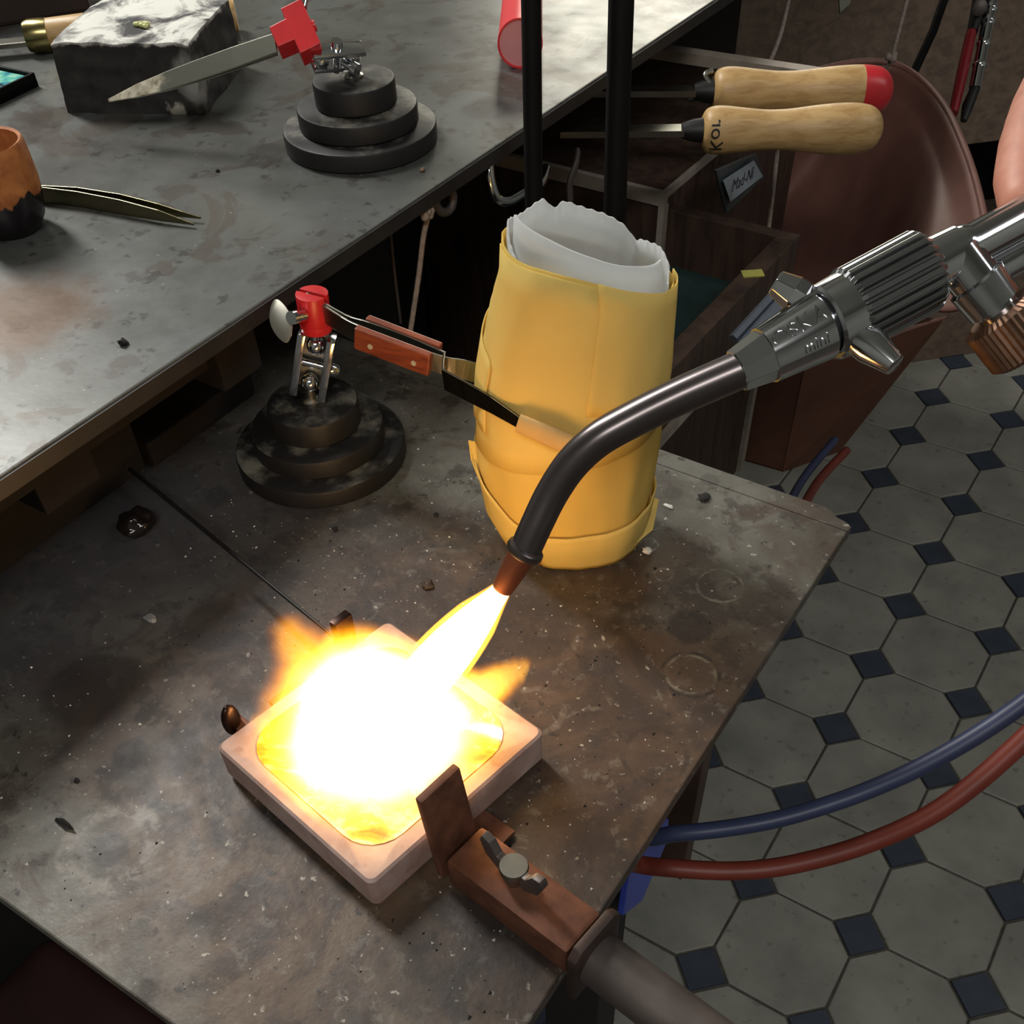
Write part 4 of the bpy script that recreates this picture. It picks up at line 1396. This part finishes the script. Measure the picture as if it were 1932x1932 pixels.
# the other fingers curl round the handle
for k, (off, L_, r_) in enumerate(((0.010, 1.04, 0.0100), (0.028, 1.0, 0.0096), (0.045, 0.94, 0.0086))):
    limb([knuckles[k + 1], around(off, 85, 0.030 * L_), around(off - 0.003, 140, 0.0215), around(off - 0.003, 195, 0.0185), around(off - 0.002, 235, 0.0180)], [r_ * 1.18, r_ * 1.05, r_ * 1.0, r_ * 0.92, r_ * 0.75])
# thumb leaves the side of the palm and closes over the top
tb0 = lerp(wrist, knuckles[0], 0.35) - back * 0.012
limb([tb0, HB + upv * 0.030 - back * 0.016 + TD * 0.022, HB + upv * 0.018 - back * 0.0185 + TD * 0.000, HB + upv * 0.008 - back * 0.0180 - TD * 0.016], [0.0155, 0.0122, 0.0106, 0.0080])
ho = hm.build('hand', M_SKIN, hand, smooth=180)
m_r = ho.modifiers.new('fuse', 'REMESH')
m_r.mode = 'VOXEL'
m_r.voxel_size = 0.0016
m_r.use_smooth_shade = True
m_s = ho.modifiers.new('soften', 'SMOOTH')
m_s.factor = 0.5
m_s.iterations = 6
MB().tube([lerp(wrist, fore, 0.72), fore + (fore - wrist) * 0.8], [0.036, 0.046], 24).build('sleeve', simple('dark_blue_sleeve', (40, 44, 56), 0.9, 0.0, 0.15, 60), hand, smooth=50)
# ------------------------------------------------------------------ far stand with tool
FBc = Vector((-0.4298, 0.484, ZB))
fsd = thing('third_hand_stand', 'black tiered third-hand stand with tilted red clamp on the bench', 'stand', FBc, 'third-hand stands')
iron_base(fsd, FBc)
stud = FBc + Vector((0, 0, 0.035))
MB().lathe(stud, (0, 0, 1), [(0, 0.0058), (0.0015, 0.0058), (0.003, 0.0028), (0.007, 0.0028)], 24).build('stud', M_STEEL, fsd, smooth=40)
b1 = stud + Vector((0.001, 0.0, 0.0105))
b2 = ad(606, 112, 0.568)
MB().ball(b1, 0.0047, 20).build('ball_joint', M_CHROME, fsd, smooth=90)
MB().ball(b2, 0.0047, 20).build('ball_joint', M_CHROME, fsd, smooth=90)
ld = (b2 - b1).normalized()
side = (Vector((0.2, -0.3, 1)) - ld * Vector((0.2, -0.3, 1)).dot(ld)).normalized()
fr = side.cross(ld).normalized()
mid = (b1 + b2) / 2
hl = (b2 - b1).length / 2 + 0.006
MB().frame_box(mid + side * 0.0060 + fr * 0.002, side, fr, ld, 0.0011, 0.0052, hl).build('clamp_bar', M_CHROME, fsd, bevel=0.0005, smooth=40)
MB().frame_box(mid - side * 0.0050 - fr * 0.002, side, fr, ld, 0.0011, 0.0052, hl * 0.9).build('clamp_bar', M_CHROME, fsd, bevel=0.0005, smooth=40)
MB().lathe(mid - side * 0.008, side, [(0, 0.0018), (0.0145, 0.0018), (0.015, 0.0034), (0.018, 0.003)], 16).build('clamp_screw', M_CHROME, fsd, smooth=40)
kd = (ad(682, 140, 0.57) - mid).normalized()
MB().lathe(mid + kd * 0.004, kd, [(0, 0.002), (0.006, 0.002), (0.007, 0.0040), (0.010, 0.0040)], 14).build('thumb_screw', M_CHROME, fsd, smooth=40)
# red slotted clamp, a cross-shaped block seen from its side
rc = ad(562, 58, 0.560)
tu = (ad(505, 82, 0.560) - ad(590, 45, 0.560)).normalized()       # towards the blade
tvv = (ad(540, 18, 0.560) - ad(578, 98, 0.560))
tvv = (tvv - tu * tvv.dot(tu)).normalized()
tn = tu.cross(tvv).normalized()
if tn.dot(CAM - rc) < 0:
    tn = -tn
pxm = 0.560 / 1925 * 1.12
poly = []
for u, v in ((-26, 40), (12, 38), (12, 19), (42, 17), (42, -19), (12, -19), (12, -44), (-26, -42)):
    poly.append(rc + tu * (u * pxm) + tvv * (v * pxm) + tn * 0.004)
MB().prism(poly, -tn * 0.012).build('red_clamp', M_RED, fsd, bevel=0.0005)
MB().lathe(ad(578, 92, 0.562), (b2 - ad(578, 92, 0.562)), [(0, 0.0024), ((b2 - ad(578, 92, 0.562)).length, 0.0030)], 14).build('neck', M_CHROME, fsd, smooth=40)
sw = ad(572, 14, 0.560)
MB().lathe(sw, (ad(578, -12, 0.560) - sw), [(0, 0.0022), (0.006, 0.0022), (0.0065, 0.0034), (0.011, 0.0034)], 14).build('clamp_knob', M_CHROME, fsd, smooth=40)
MB().lathe(rc - tu * 0.006 - tvv * 0.001, -tu, [(0, 0.003), (0.004, 0.003)], 12).build('clamp_pin', M_RED, fsd, smooth=40)

# flat blade tweezers held by the far stand
bt_ = thing('soldering_tweezers', 'broad silver tweezers with flux-crusted tip in front of the charcoal block', 'tweezers', ad(360, 130, 0.585))
t = NT('flux_crusted_steel')
tip = ad(265, 165, 0.60)
d = t.math('ADD', t.dist(tip), t.math('MULTIPLY', t.math('SUBTRACT', t.noise(90, 5), 0.5), 0.03))
f_ = t.math('SUBTRACT', 1.0, t.step(d, 0.016, 0.024))
t.base(t.mix(f_, lin((146, 146, 134)), t.ramp(t.noise(160, 4), [(0.35, lin((128, 118, 96))), (0.6, lin((206, 200, 178)))])))
t.set(Metallic=t.math('SUBTRACT', 0.9, t.math('MULTIPLY', f_, 0.9)), Roughness=0.4)
M_FLUX = t.m
path = [ad(520, 81, 0.563), ad(440, 109, 0.572), ad(380, 130, 0.580), ad(320, 151, 0.588), ad(260, 171, 0.596), ad(205, 190, 0.603)]
strip(path, [0.0050, 0.0055, 0.0054, 0.0050, 0.0036, 0.0008], 0.0005, tvv, 'blade', M_FLUX, bt_)
strip([p - tn * 0.0042 * (1 - 0.7 * i / 5) + tvv * 0.001 for i, p in enumerate(path)], [0.0050, 0.0055, 0.0054, 0.0050, 0.0036, 0.0008], 0.0005, tvv, 'blade', M_STEEL, bt_)

# ------------------------------------------------------------------ charcoal soldering block
bA, bB, bD = oz(128, 213, ZB), oz(388, 217, ZB), None
bu = (bB - bA)
bL = bu.length
bu.normalize()
bv = Vector((-bu.y, bu.x, 0))
t = NT('charcoal_with_ash_top')
n1 = t.noise(30, 6, 0.65, dist=0.8)
n2 = t.noise(120, 4)
geo = t.n('ShaderNodeNewGeometry')
sx = t.n('ShaderNodeSeparateXYZ')
t.l(geo.outputs['Position'], sx.inputs[0])
zf = t.step(t.math('ADD', sx.outputs[2], t.math('MULTIPLY', t.math('SUBTRACT', n2, 0.5), 0.006)), ZB + 0.0375, ZB + 0.0395)
dk = t.ramp(n2, [(0.3, lin((30, 29, 27))), (0.7, lin((50, 48, 45)))])
ash = t.ramp(n1, [(0.38, lin((62, 62, 62))), (0.45, lin((140, 138, 134))), (0.55, lin((222, 222, 212)))])
c = t.mix(zf, dk, ash)
rp = bB + Vector((0, 0, 0.02)) + bv * 0.002
d = t.math('ADD', t.dist(rp), t.math('MULTIPLY', t.math('SUBTRACT', n1, 0.5), 0.05))
c = t.mix(t.math('MULTIPLY', t.math('SUBTRACT', 1.0, t.step(d, 0.004, 0.018)), 0.8), c, lin((150, 148, 142)))
d = t.math('ADD', t.dist(oz(345, 212, ZB)), t.math('MULTIPLY', t.math('SUBTRACT', n2, 0.5), 0.02))
c = t.mix(t.math('SUBTRACT', 1.0, t.step(d, 0.006, 0.010)), c, lin((176, 172, 160)))
t.base(c)
t.set(Roughness=0.85)
t.bump(n2, 0.4, 0.001)
M_CHAR = t.m
mb = MB()
NX, NY, NZ = 22, 20, 10
bW, bH = 0.084, 0.0415


def blk(u, v, w):
    """u along the front, v to the back, w up; edges worn and uneven"""
    wear = 0.0015 * (w ** 3) * (abs(2 * u - 1) ** 6 + abs(2 * v - 1) ** 6)
    taper = -0.006 * (1 - w) if u < 0.5 else -0.004 * w
    x = lerp(0, bL, u) + (0.0035 * w if u < 0.5 else -0.001 * w) * abs(2 * u - 1)
    nz_ = noise.noise(Vector((u * 5, v * 5, w * 5))) * 0.0016
    p = bA + bu * (x + nz_) + bv * (v * bW + nz_) + Vector((0, 0, w * bH - wear + (nz_ if w > 0.9 else 0)))
    return p


def grid(fn, n, m):
    vs = [fn(i / n, j / m) for i in range(n + 1) for j in range(m + 1)]
    fs = [(i * (m + 1) + j, (i + 1) * (m + 1) + j, (i + 1) * (m + 1) + j + 1, i * (m + 1) + j + 1) for i in range(n) for j in range(m)]
    return vs, fs


for fn in (lambda a, b: blk(a, b, 1), lambda a, b: blk(a, 0, b), lambda a, b: blk(a, 1, b), lambda a, b: blk(0, a, b), lambda a, b: blk(1, a, b), lambda a, b: blk(a, b, 0)):
    mb.add(*grid(fn, 22, 16))
import bmesh as _bm
blko = mb.build('charcoal_block', M_CHAR)
bm = _bm.new()
bm.from_mesh(blko.data)
_bm.ops.remove_doubles(bm, verts=bm.verts, dist=0.0002)
_bm.ops.recalc_face_normals(bm, faces=bm.faces)
for f in bm.faces:
    f.smooth = True
for e in bm.edges:
    if len(e.link_faces) == 2 and e.calc_face_angle(0) > 0.7:
        e.smooth = False
bm.to_mesh(blko.data)
bm.free()
tag(blko, 'black charcoal soldering block with white ash on top', 'charcoal block')
gb = MB()
gc = oz(273, 50, ZB + bH)
for k in range(9):
    gb.ball(gc + Vector((random.uniform(-0.006, 0.006), random.uniform(-0.003, 0.003), 0.001)), random.uniform(0.0012, 0.0024), 8, (1.2, 1, 0.7))
tag(gb.build('borax_crust', simple('yellow_green_borax', (196, 196, 130), 0.3, 0.0, 0.2, 200), None, smooth=60), 'small yellowish glassy crust on the charcoal block', 'flux crust')

# ------------------------------------------------------------------ wooden-handled tool behind the block
ws = thing('wood_handled_knife', 'knife with pale wooden handle and metal ferrule behind the charcoal block', 'knife', oz(250, 60, ZB))
hA, hB = oz(82, 66, ZB + 0.0108), oz(446, 30, ZB + 0.0108)
hd_ = (hB - hA).normalized()
hL = (hB - hA).length
MB().lathe(hA, hd_, [(0, 0.0085), (0.003, 0.0098), (0.03, 0.0106), (hL * 0.7, 0.0106), (hL - 0.002, 0.0104), (hL, 0.0094)], 28).build('wooden_handle', M_LIGHTWOOD, ws, smooth=40)
MB().lathe(hA, -hd_, [(-0.004, 0.0103), (0.000, 0.0106), (0.008, 0.0104), (0.0115, 0.0092), (0.012, 0.006)], 28).build('ferrule', M_BRASS, ws, smooth=40)
MB().frame_box(hA - hd_ * 0.052 - Vector((0, 0, 0.003)), hd_, Vector((-hd_.y, hd_.x, 0)), (0, 0, 1), 0.042, 0.0062, 0.0016).build('blade', M_STEEL, ws, bevel=0.0004)

# dark box at the very back left of the bench
qa, qb = oz(-60, 62, ZB), oz(175, 22, ZB)
du = (qb - qa)
bxl = MB().prism([qa, qb, qb + Vector((-du.y, du.x, 0)).normalized() * 0.12, qa + Vector((-du.y, du.x, 0)).normalized() * 0.12], (0, 0, 0.06)).build('wooden_box', simple('very_dark_wood', (44, 32, 28), 0.5, 0.0, 0.4, 25), None, bevel=0.003)
tag(bxl, 'very dark wooden box at the top left corner of the bench', 'box')

# paint tray with teal enamel
pa, pb, pc_ = oz(74, 163, ZB), oz(-70, 232, ZB), oz(-70, 118, ZB)
fdir = (pb - pa).normalized()
bdir = Vector((-fdir.y, fdir.x, 0))
if bdir.dot(pc_ - pa) < 0:
    bdir = -bdir
pt = thing('enamel_tray', 'black tray of turquoise enamel at the left edge of the bench', 'tray', (pa + pb) / 2)
tl_, tw_, th_ = 0.10, 0.058, 0.0085
o0 = pa
MB().prism([o0, o0 + fdir * tl_, o0 + fdir * tl_ + bdir * tw_, o0 + bdir * tw_], (0, 0, 0.0052)).build('tray_base', M_BLACKROD, pt, bevel=0.0006)
for q0, q1, inn in ((o0, o0 + fdir * tl_, bdir), (o0 + bdir * (tw_ - 0.002), o0 + fdir * tl_ + bdir * (tw_ - 0.002), bdir), (o0, o0 + bdir * tw_, fdir)):
    MB().prism([q0, q1, q1 + inn * 0.002, q0 + inn * 0.002], (0, 0, th_)).build('tray_rim', M_BLACKROD, pt, bevel=0.0005)
t = NT('turquoise_enamel')
n1 = t.noise(42, 4, 0.5, dist=1.5)
t.base(t.ramp(n1, [(0.36, lin((30, 34, 36))), (0.42, lin((70, 150, 170))), (0.54, lin((108, 200, 178))), (0.66, lin((178, 226, 206)))]))
t.set(Roughness=0.25)
t.bump(n1, 0.3, 0.002)
q0 = o0 + fdir * 0.003 + bdir * 0.003 + Vector((0, 0, 0.0052))
MB().prism([q0, q0 + fdir * (tl_ - 0.006), q0 + fdir * (tl_ - 0.006) + bdir * (tw_ - 0.006), q0 + bdir * (tw_ - 0.006)], (0, 0, 0.0014)).build('enamel_paint', t.m, pt)

# ------------------------------------------------------------------ glazed cup at the left edge
GC = oz(28, 432, ZB)
gz = ax_(-30, 266, GC.x, GC.y).z - ZB
gcup = thing('glazed_cup', 'small brown ceramic cup with dark dripping glaze at the left edge', 'cup', (GC.x, GC.y, ZB))
t = NT('brown_cup_with_dark_glaze')
geo = t.n('ShaderNodeNewGeometry')
sx = t.n('ShaderNodeSeparateXYZ')
t.l(geo.outputs['Position'], sx.inputs[0])
nn = t.noise(70, 3, 0.5, stretch=(1, 1, 0.25))
n2 = t.noise(140, 4)
zz = t.math('ADD', sx.outputs[2], t.math('MULTIPLY', t.math('SUBTRACT', nn, 0.5), 0.035))
gl = t.math('SUBTRACT', 1.0, t.step(zz, ZB + gz * 0.43, ZB + gz * 0.47))
clay = t.ramp(n2, [(0.3, lin((150, 84, 40))), (0.7, lin((196, 124, 66)))])
t.base(t.mix(gl, clay, lin((26, 22, 24))))
t.set(Roughness=t.math('SUBTRACT', 0.7, t.math('MULTIPLY', gl, 0.5)))
R0 = 0.0208
MB().lathe((GC.x, GC.y, ZB), (0, 0, 1), [(0, 0.001), (0, R0 * 0.62), (0.0012, R0 * 0.70), (gz * 0.15, R0 * 0.88), (gz * 0.35, R0 * 0.99), (gz * 0.55, R0 * 1.03), (gz * 0.8, R0 * 1.02), (gz * 0.97, R0), (gz, R0 * 0.96), (gz * 0.985, R0 * 0.88), (gz * 0.8, R0 * 0.90), (gz * 0.5, R0 * 0.88), (gz * 0.15, R0 * 0.7), (gz * 0.12, 0.001)], 48, caps=False).build('cup_body', t.m, gcup, smooth=50)

# steel tweezers leaning from the cup
gt = thing('steel_tweezers', 'slim steel tweezers lying beside the brown cup', 'tweezers', oz(230, 385, ZB))
zt = ZB + 0.0048
M_TWZ = simple('yellowish_steel', (128, 122, 96), 0.3, 1.0, 0.1, 40)
hA = oz(70, 366, zt)
wt = [0.0044, 0.0044, 0.0042, 0.0030, 0.0016, 0.0005]
strip([hA, oz(150, 376, zt), oz(230, 391, zt), oz(300, 406, ZB + 0.0042), oz(335, 415, ZB + 0.003), oz(366, 423, ZB + 0.002)], wt, 0.0005, Vector((0, 0, 1)), 'prong', M_TWZ, gt)
strip([hA + Vector((-0.001, 0.001, 0)), oz(150, 368, zt + 0.001), oz(230, 380, zt + 0.001), oz(300, 394, ZB + 0.0045), oz(345, 404, ZB + 0.0035), oz(379, 411, ZB + 0.0025)], wt, 0.0005, Vector((0, 0, 1)), 'prong', M_TWZ, gt)

# ------------------------------------------------------------------ red tube lying on the bench
rA = oz(982, 134, ZB)
rB = oz(988, 18, ZB)
rdv = (rB - rA).normalized()
RT = 0.0148
rr_ = thing('red_tube', 'bright red plastic tube lying on the bench behind the thinner rod', 'tube', (rA + rB) / 2)
rc0 = Vector((rA.x, rA.y, ZB + RT)) + rdv * 0.004
MB().lathe(rc0, rdv, [(0.0012, RT * 0.90), (0, RT * 0.92), (0, RT), (0.004, RT), (0.005, RT * 0.985), (0.080, RT * 0.96), (0.082, RT * 0.9)], 48).build('tube_body', M_REDPLASTIC, rr_, smooth=40)
MB().lathe(rc0, rdv, [(0.0008, 0.003), (0.0008, RT * 0.91), (0.002, RT * 0.91)], 40).build('end_cap', M_PINK, rr_, smooth=40)

# ------------------------------------------------------------------ crumbs and grit
def crumb(px, py, z, r, mat, label, name='charcoal_crumb', cat='crumb', sq=(1, 1, 0.6), seed=0):
    rn = random.Random(seed)
    mb = MB().ball((0, 0, 0), 1, 24 if r > 0.006 else 10, (1, 1, 1))
    c = oz(px, py, z)
    vs = []
    for v in mb.v:
        k = 1 + (0.45 if r < 0.006 else 0.28) * noise.noise(v * 1.7 + Vector((seed * 3.1, seed, 0)))
        vs.append(c + Vector((v.x * r * sq[0] * k, v.y * r * sq[1] * k, max(0, (v.z + 0.75) * r * sq[2] * k))))
    mb.v = vs
    o = mb.build(name, mat, None, smooth=25 if r < 0.006 else 120)
    return tag(o, label, cat)


M_COAL = simple('charcoal_crumb', (24, 22, 20), 0.8, 0.0, 0.3, 300)
M_WHITE = simple('white_flux_crumb', (214, 210, 204), 0.7, 0.0, 0.1, 300)
t = NT('black_glass_bead')
t.base(lin((26, 22, 20)))
t.set(Roughness=0.08)
t.bump(t.noise(160, 3, dist=0.5), 0.25, 0.002)
crumb(262, 1000, ZP, 0.0085, t.m, 'glossy black glass bead on the plate by the thin rod', 'glass_bead', 'bead', (1.0, 1.0, 0.75), 2)
crumb(234, 650, ZB, 0.0024, M_COAL, 'black crumb near the front edge of the bench', sq=(1, 1, 0.6), seed=3)
crumb(411, 324, ZB, 0.0013, M_COAL, 'tiny black crumb left of the bench stand', seed=4)
crumb(797, 323, ZB, 0.0017, simple('brown_crumb', (120, 92, 66), 0.8, 0, 0.2), 'tiny brown crumb right of the bench stand', seed=5)
crumb(1328, 941, ZP, 0.0034, M_COAL, 'black flake near the far edge of the plate', sq=(1, 1, 0.3), seed=6)
crumb(1221, 1042, ZP, 0.0024, M_WHITE, 'white crumb on the plate right of the paper cup', 'flux_crumb', seed=7)
crumb(1262, 957, ZP, 0.0018, M_WHITE, 'white chip on the plate beside the paper cup', 'flux_crumb', sq=(1.6, 0.7, 0.4), seed=8)
crumb(805, 1104, ZP, 0.0030, M_PLATE, 'low grey bead between the dish and the near stand', 'flux_bead', 'bead', (1.2, 1.0, 0.5), 9)
crumb(284, 1169, ZP, 0.0030, simple('grey_flux', (134, 134, 132), 0.5, 0, 0.2), 'pale flat flake on the left of the plate', 'flux_flake', 'flake', (1.3, 0.7, 0.35), 10)
crumb(122, 1556, ZP, 0.0028, M_COAL, 'long black sliver at the lower left of the plate', sq=(1.9, 0.5, 0.4), seed=11)
crumb(823, 973, ZP, 0.0014, M_COAL, 'small black crumb between the near stand and the cup', seed=12)
crumb(633, 1000, ZP, 0.0014, M_COAL, 'small dark crumb in front of the near stand', seed=13)
crumb(145, 1474, ZP, 0.0012, M_COAL, 'tiny dark chip above the long black sliver', seed=14)


def grit(name, mat, n, rmin, rmax, zone, label, seed):
    rn = random.Random(seed)
    mb = MB()
    while n:
        x, y = rn.uniform(-0.36, -0.085), rn.uniform(0.055, 0.40)
        if zone(x, y, rn):
            continue
        q = Vector((x, y, ZP)) - Vector((DC.x, DC.y, ZP))
        if abs(q.dot(ex)) < 0.048 and abs(q.dot(ey)) < 0.048:
            continue
        if (Vector((x, y, 0)) - Vector((CB.x, CB.y, 0))).length < 0.03 or (Vector((x, y, 0)) - Vector((NBc.x, NBc.y, 0))).length < 0.046:
            continue
        r = rmin + (rmax - rmin) * rn.random() ** 3
        a_ = rn.uniform(0, PI)
        p = [Vector((x + r * rn.uniform(0.6, 1.5) * math.cos(a_ + k * 2.1), y + r * rn.uniform(0.6, 1.5) * math.sin(a_ + k * 2.1), ZP)) for k in range(3)]
        p.append(Vector((x, y, ZP + r * rn.uniform(0.5, 1.0))))
        mb.add(p, [(0, 1, 2), (0, 1, 3), (1, 2, 3), (2, 0, 3)])
        n -= 1
    o = mb.build(name, mat)
    return tag(o, label, 'grit', None, 'stuff')


grit('white_grit', M_WHITE, 560, 0.0002, 0.0008, lambda x, y, r: noise.noise(Vector((x * 14, y * 14, 1))) + r.uniform(-0.35, 0.35) < -0.05, 'fine white flux grit scattered over the plate', 21)
grit('dark_grit', M_COAL, 420, 0.0002, 0.0010, lambda x, y, r: noise.noise(Vector((x * 12, y * 12, 9))) + r.uniform(-0.3, 0.3) < -0.05, 'fine black charcoal grit scattered over the plate', 22)

# ------------------------------------------------------------------ flame
flame = thing('flame', 'white-hot torch flame spreading over the melting dish', 'flame', (DC.x, DC.y, DZ1))
M_CORE = mat_emit('white_hot_flame', (1.0, 0.58, 0.22, 1), 5.0)
M_HALO = mat_glow('orange_flame_edge', (1.0, 0.42, 0.03, 1), 330)
aim = dpt(-0.002, 0.004, DZ1 + 0.002)
jd = (aim - N0).normalized()
jl = (aim - N0).length
jet = [(0.0, 0.0034), (0.08, 0.0046), (0.20, 0.0066), (0.36, 0.0086), (0.52, 0.0096), (0.70, 0.0098), (0.90, 0.0092)]
jet = [(p.x, p.y) for p in spline([Vector((f, r, 0)) for f, r in jet], 5)]
MB().lathe(N0 + nd * 0.0004, jd, [(f * jl, r) for f, r in jet], 40).build('jet_core', mat_emit('white_hot_jet', (1.0, 0.58, 0.20, 1), 15.0), flame, smooth=60)
MB().lathe(N0 + nd * 0.0002, jd, [(f * jl, r + 0.0004 + 0.0016 * min(1, f * 5)) for f, r in jet], 32).build('jet_edge', M_HALO, flame, smooth=60)


def blob(name, mat, out, zc, hgt, amp, fq, seed, bulge=None):
    """low dome of fire over the dish; out = outline as (u, v) points"""
    nA, nRr = 72, 12
    vs, fs = [], []
    ol = spline([Vector((u, v, 0)) for u, v in out + out[:1]], 12)[:-1]
    nA = len(ol)
    cu_ = sum((p for p in ol), Vector()) / nA
    for i in range(nRr + 1):
        f = i / nRr
        for j in range(nA):
            p = lerp(cu_, ol[j], math.sin(f * PI / 2))
            h = hgt * max(0.0, math.cos(f * PI / 2)) ** 0.7
            nz_ = amp * noise.noise(Vector((p.x * fq, p.y * fq, seed))) * (0.3 + 0.7 * f)
            vs.append(dpt(p.x * (1 + nz_ * 6), p.y * (1 + nz_ * 6), zc + h + nz_ * 0.5))
    m = nA
    for i in range(nRr):
        fs += [(i * m + j, i * m + (j + 1) % m, (i + 1) * m + (j + 1) % m, (i + 1) * m + j) for j in range(m)]
    # flat underside
    fs.append(tuple(nRr * m + j for j in range(m)))
    mbx = MB().add(vs, fs)
    return mbx.build(name, mat, flame, smooth=80)


# outline in dish coordinates: u towards the lower corner side (ex), v towards the back (ey)
core_out = [(0.014, -0.010), (0.017, 0.003), (0.014, 0.013), (0.006, 0.018), (-0.007, 0.020), (-0.017, 0.018), (-0.021, 0.009), (-0.019, -0.004), (-0.014, -0.012), (-0.006, -0.014), (0.005, -0.014)]
blob('fire_core', M_CORE, core_out, DZ1 - 0.001, 0.006, 0.02, 60, 1.0)


def fp(px, py, dz):
    return oz(px, py, DZ1 + dz)


# soft fire: one cloud of glowing gas whose strength falls off from a flat pool and a few licking tongues
t = NT('glowing_flame_gas')
po = t.obj()
wn_ = t.n('ShaderNodeTexNoise')
wn_.inputs['Scale'].default_value = 42
wn_.inputs['Detail'].default_value = 3
t.l(po, wn_.inputs['Vector'])
wo = t.n('ShaderNodeVectorMath', operation='MULTIPLY_ADD')
t.l(wn_.outputs['Color'], wo.inputs[0])
wo.inputs[1].default_value = (0.012, 0.012, 0.007)
wo.inputs[2].default_value = (-0.006, -0.006, -0.0035)
wa = t.n('ShaderNodeVectorMath', operation='ADD')
t.l(po, wa.inputs[0])
t.l(wo.outputs[0], wa.inputs[1])
PW = wa.outputs[0]
FO = Vector((DC.x, DC.y, DZ1))


def lick(p, r, amp, squash=1.0, inner=0.30):
    """soft ball of fire at the world point p"""
    mp = t.n('ShaderNodeVectorMath', operation='SUBTRACT')
    t.l(PW, mp.inputs[0])
    mp.inputs[1].default_value = Vector(p) - FO
    sc_ = t.n('ShaderNodeVectorMath', operation='MULTIPLY')
    t.l(mp.outputs[0], sc_.inputs[0])
    sc_.inputs[1].default_value = (1 / r, 1 / r, 1 / (r * squash))
    ln = t.n('ShaderNodeVectorMath', operation='LENGTH')
    t.l(sc_.outputs[0], ln.inputs[0])
    return t.math('MULTIPLY', t.math('SUBTRACT', 1.0, t.step(ln.outputs['Value'], inner, 1.0)), amp)


licks = [lick(dpt(-0.002, 0.001, DZ1 + 0.001), 0.055, 1.0, 0.36, 0.5), lick(dpt(-0.015, 0.006, DZ1 + 0.004), 0.047, 1.0, 0.48, 0.4)]
for p0, p1, r0, amp, n__ in ((fp(610, 1300, 0.006), fp(552, 1190, 0.014), 0.024, 0.42, 7), (fp(690, 1290, 0.006), fp(628, 1212, 0.012), 0.020, 0.6, 5),
                             (fp(780, 1290, 0.006), fp(752, 1262, 0.008), 0.016, 0.6, 3), (fp(870, 1330, 0.008), fp(985, 1262, 0.016), 0.0145, 0.62, 9),
                             (fp(540, 1390, 0.004), fp(490, 1375, 0.003), 0.016, 0.5, 3), (fp(900, 1300, 0.006), fp(950, 1300, 0.010), 0.014, 0.55, 4)):
    for k in range(n__):
        f_ = k / (n__ - 1)
        licks.append(lick(lerp(p0, p1, f_), lerp(r0, r0 * 0.42, f_), amp * lerp(1.0, 0.75, f_)))
tot = licks[0]
for l_ in licks[1:]:
    tot = t.math('MAXIMUM', tot, l_)
e = t.n('ShaderNodeEmission')
t.l(t.ramp(tot, [(0.0, (1.0, 0.24, 0.003, 1)), (0.35, (1.0, 0.40, 0.012, 1)), (0.7, (1.0, 0.55, 0.10, 1)), (1.0, (1.0, 0.72, 0.42, 1))]), e.inputs[0])
t.l(t.math('MULTIPLY', t.math('POWER', tot, 1.4), 400.0), e.inputs[1])
t.l(e.outputs[0], t.out.inputs['Volume'])
t.t.nodes.remove(t.b)
M_GAS = t.m
outl = [(495, 1150), (560, 1135), (670, 1180), (765, 1214), (835, 1226), (905, 1276), (985, 1222), (1025, 1240), (955, 1345), (968, 1400), (915, 1480), (810, 1560), (705, 1598), (600, 1540), (480, 1430), (440, 1385), (485, 1310), (505, 1250)]
base_o = [oz(x, y, DZ1 + 0.010) for x, y in outl]
MB().prism([Vector((p.x, p.y, DZ1 + 0.0003)) for p in base_o], (0, 0, 0.025)).build('fire_cloud', M_GAS, flame)

for o in list(bpy.data.objects):
    if '_org' in o:
        del o['_org']
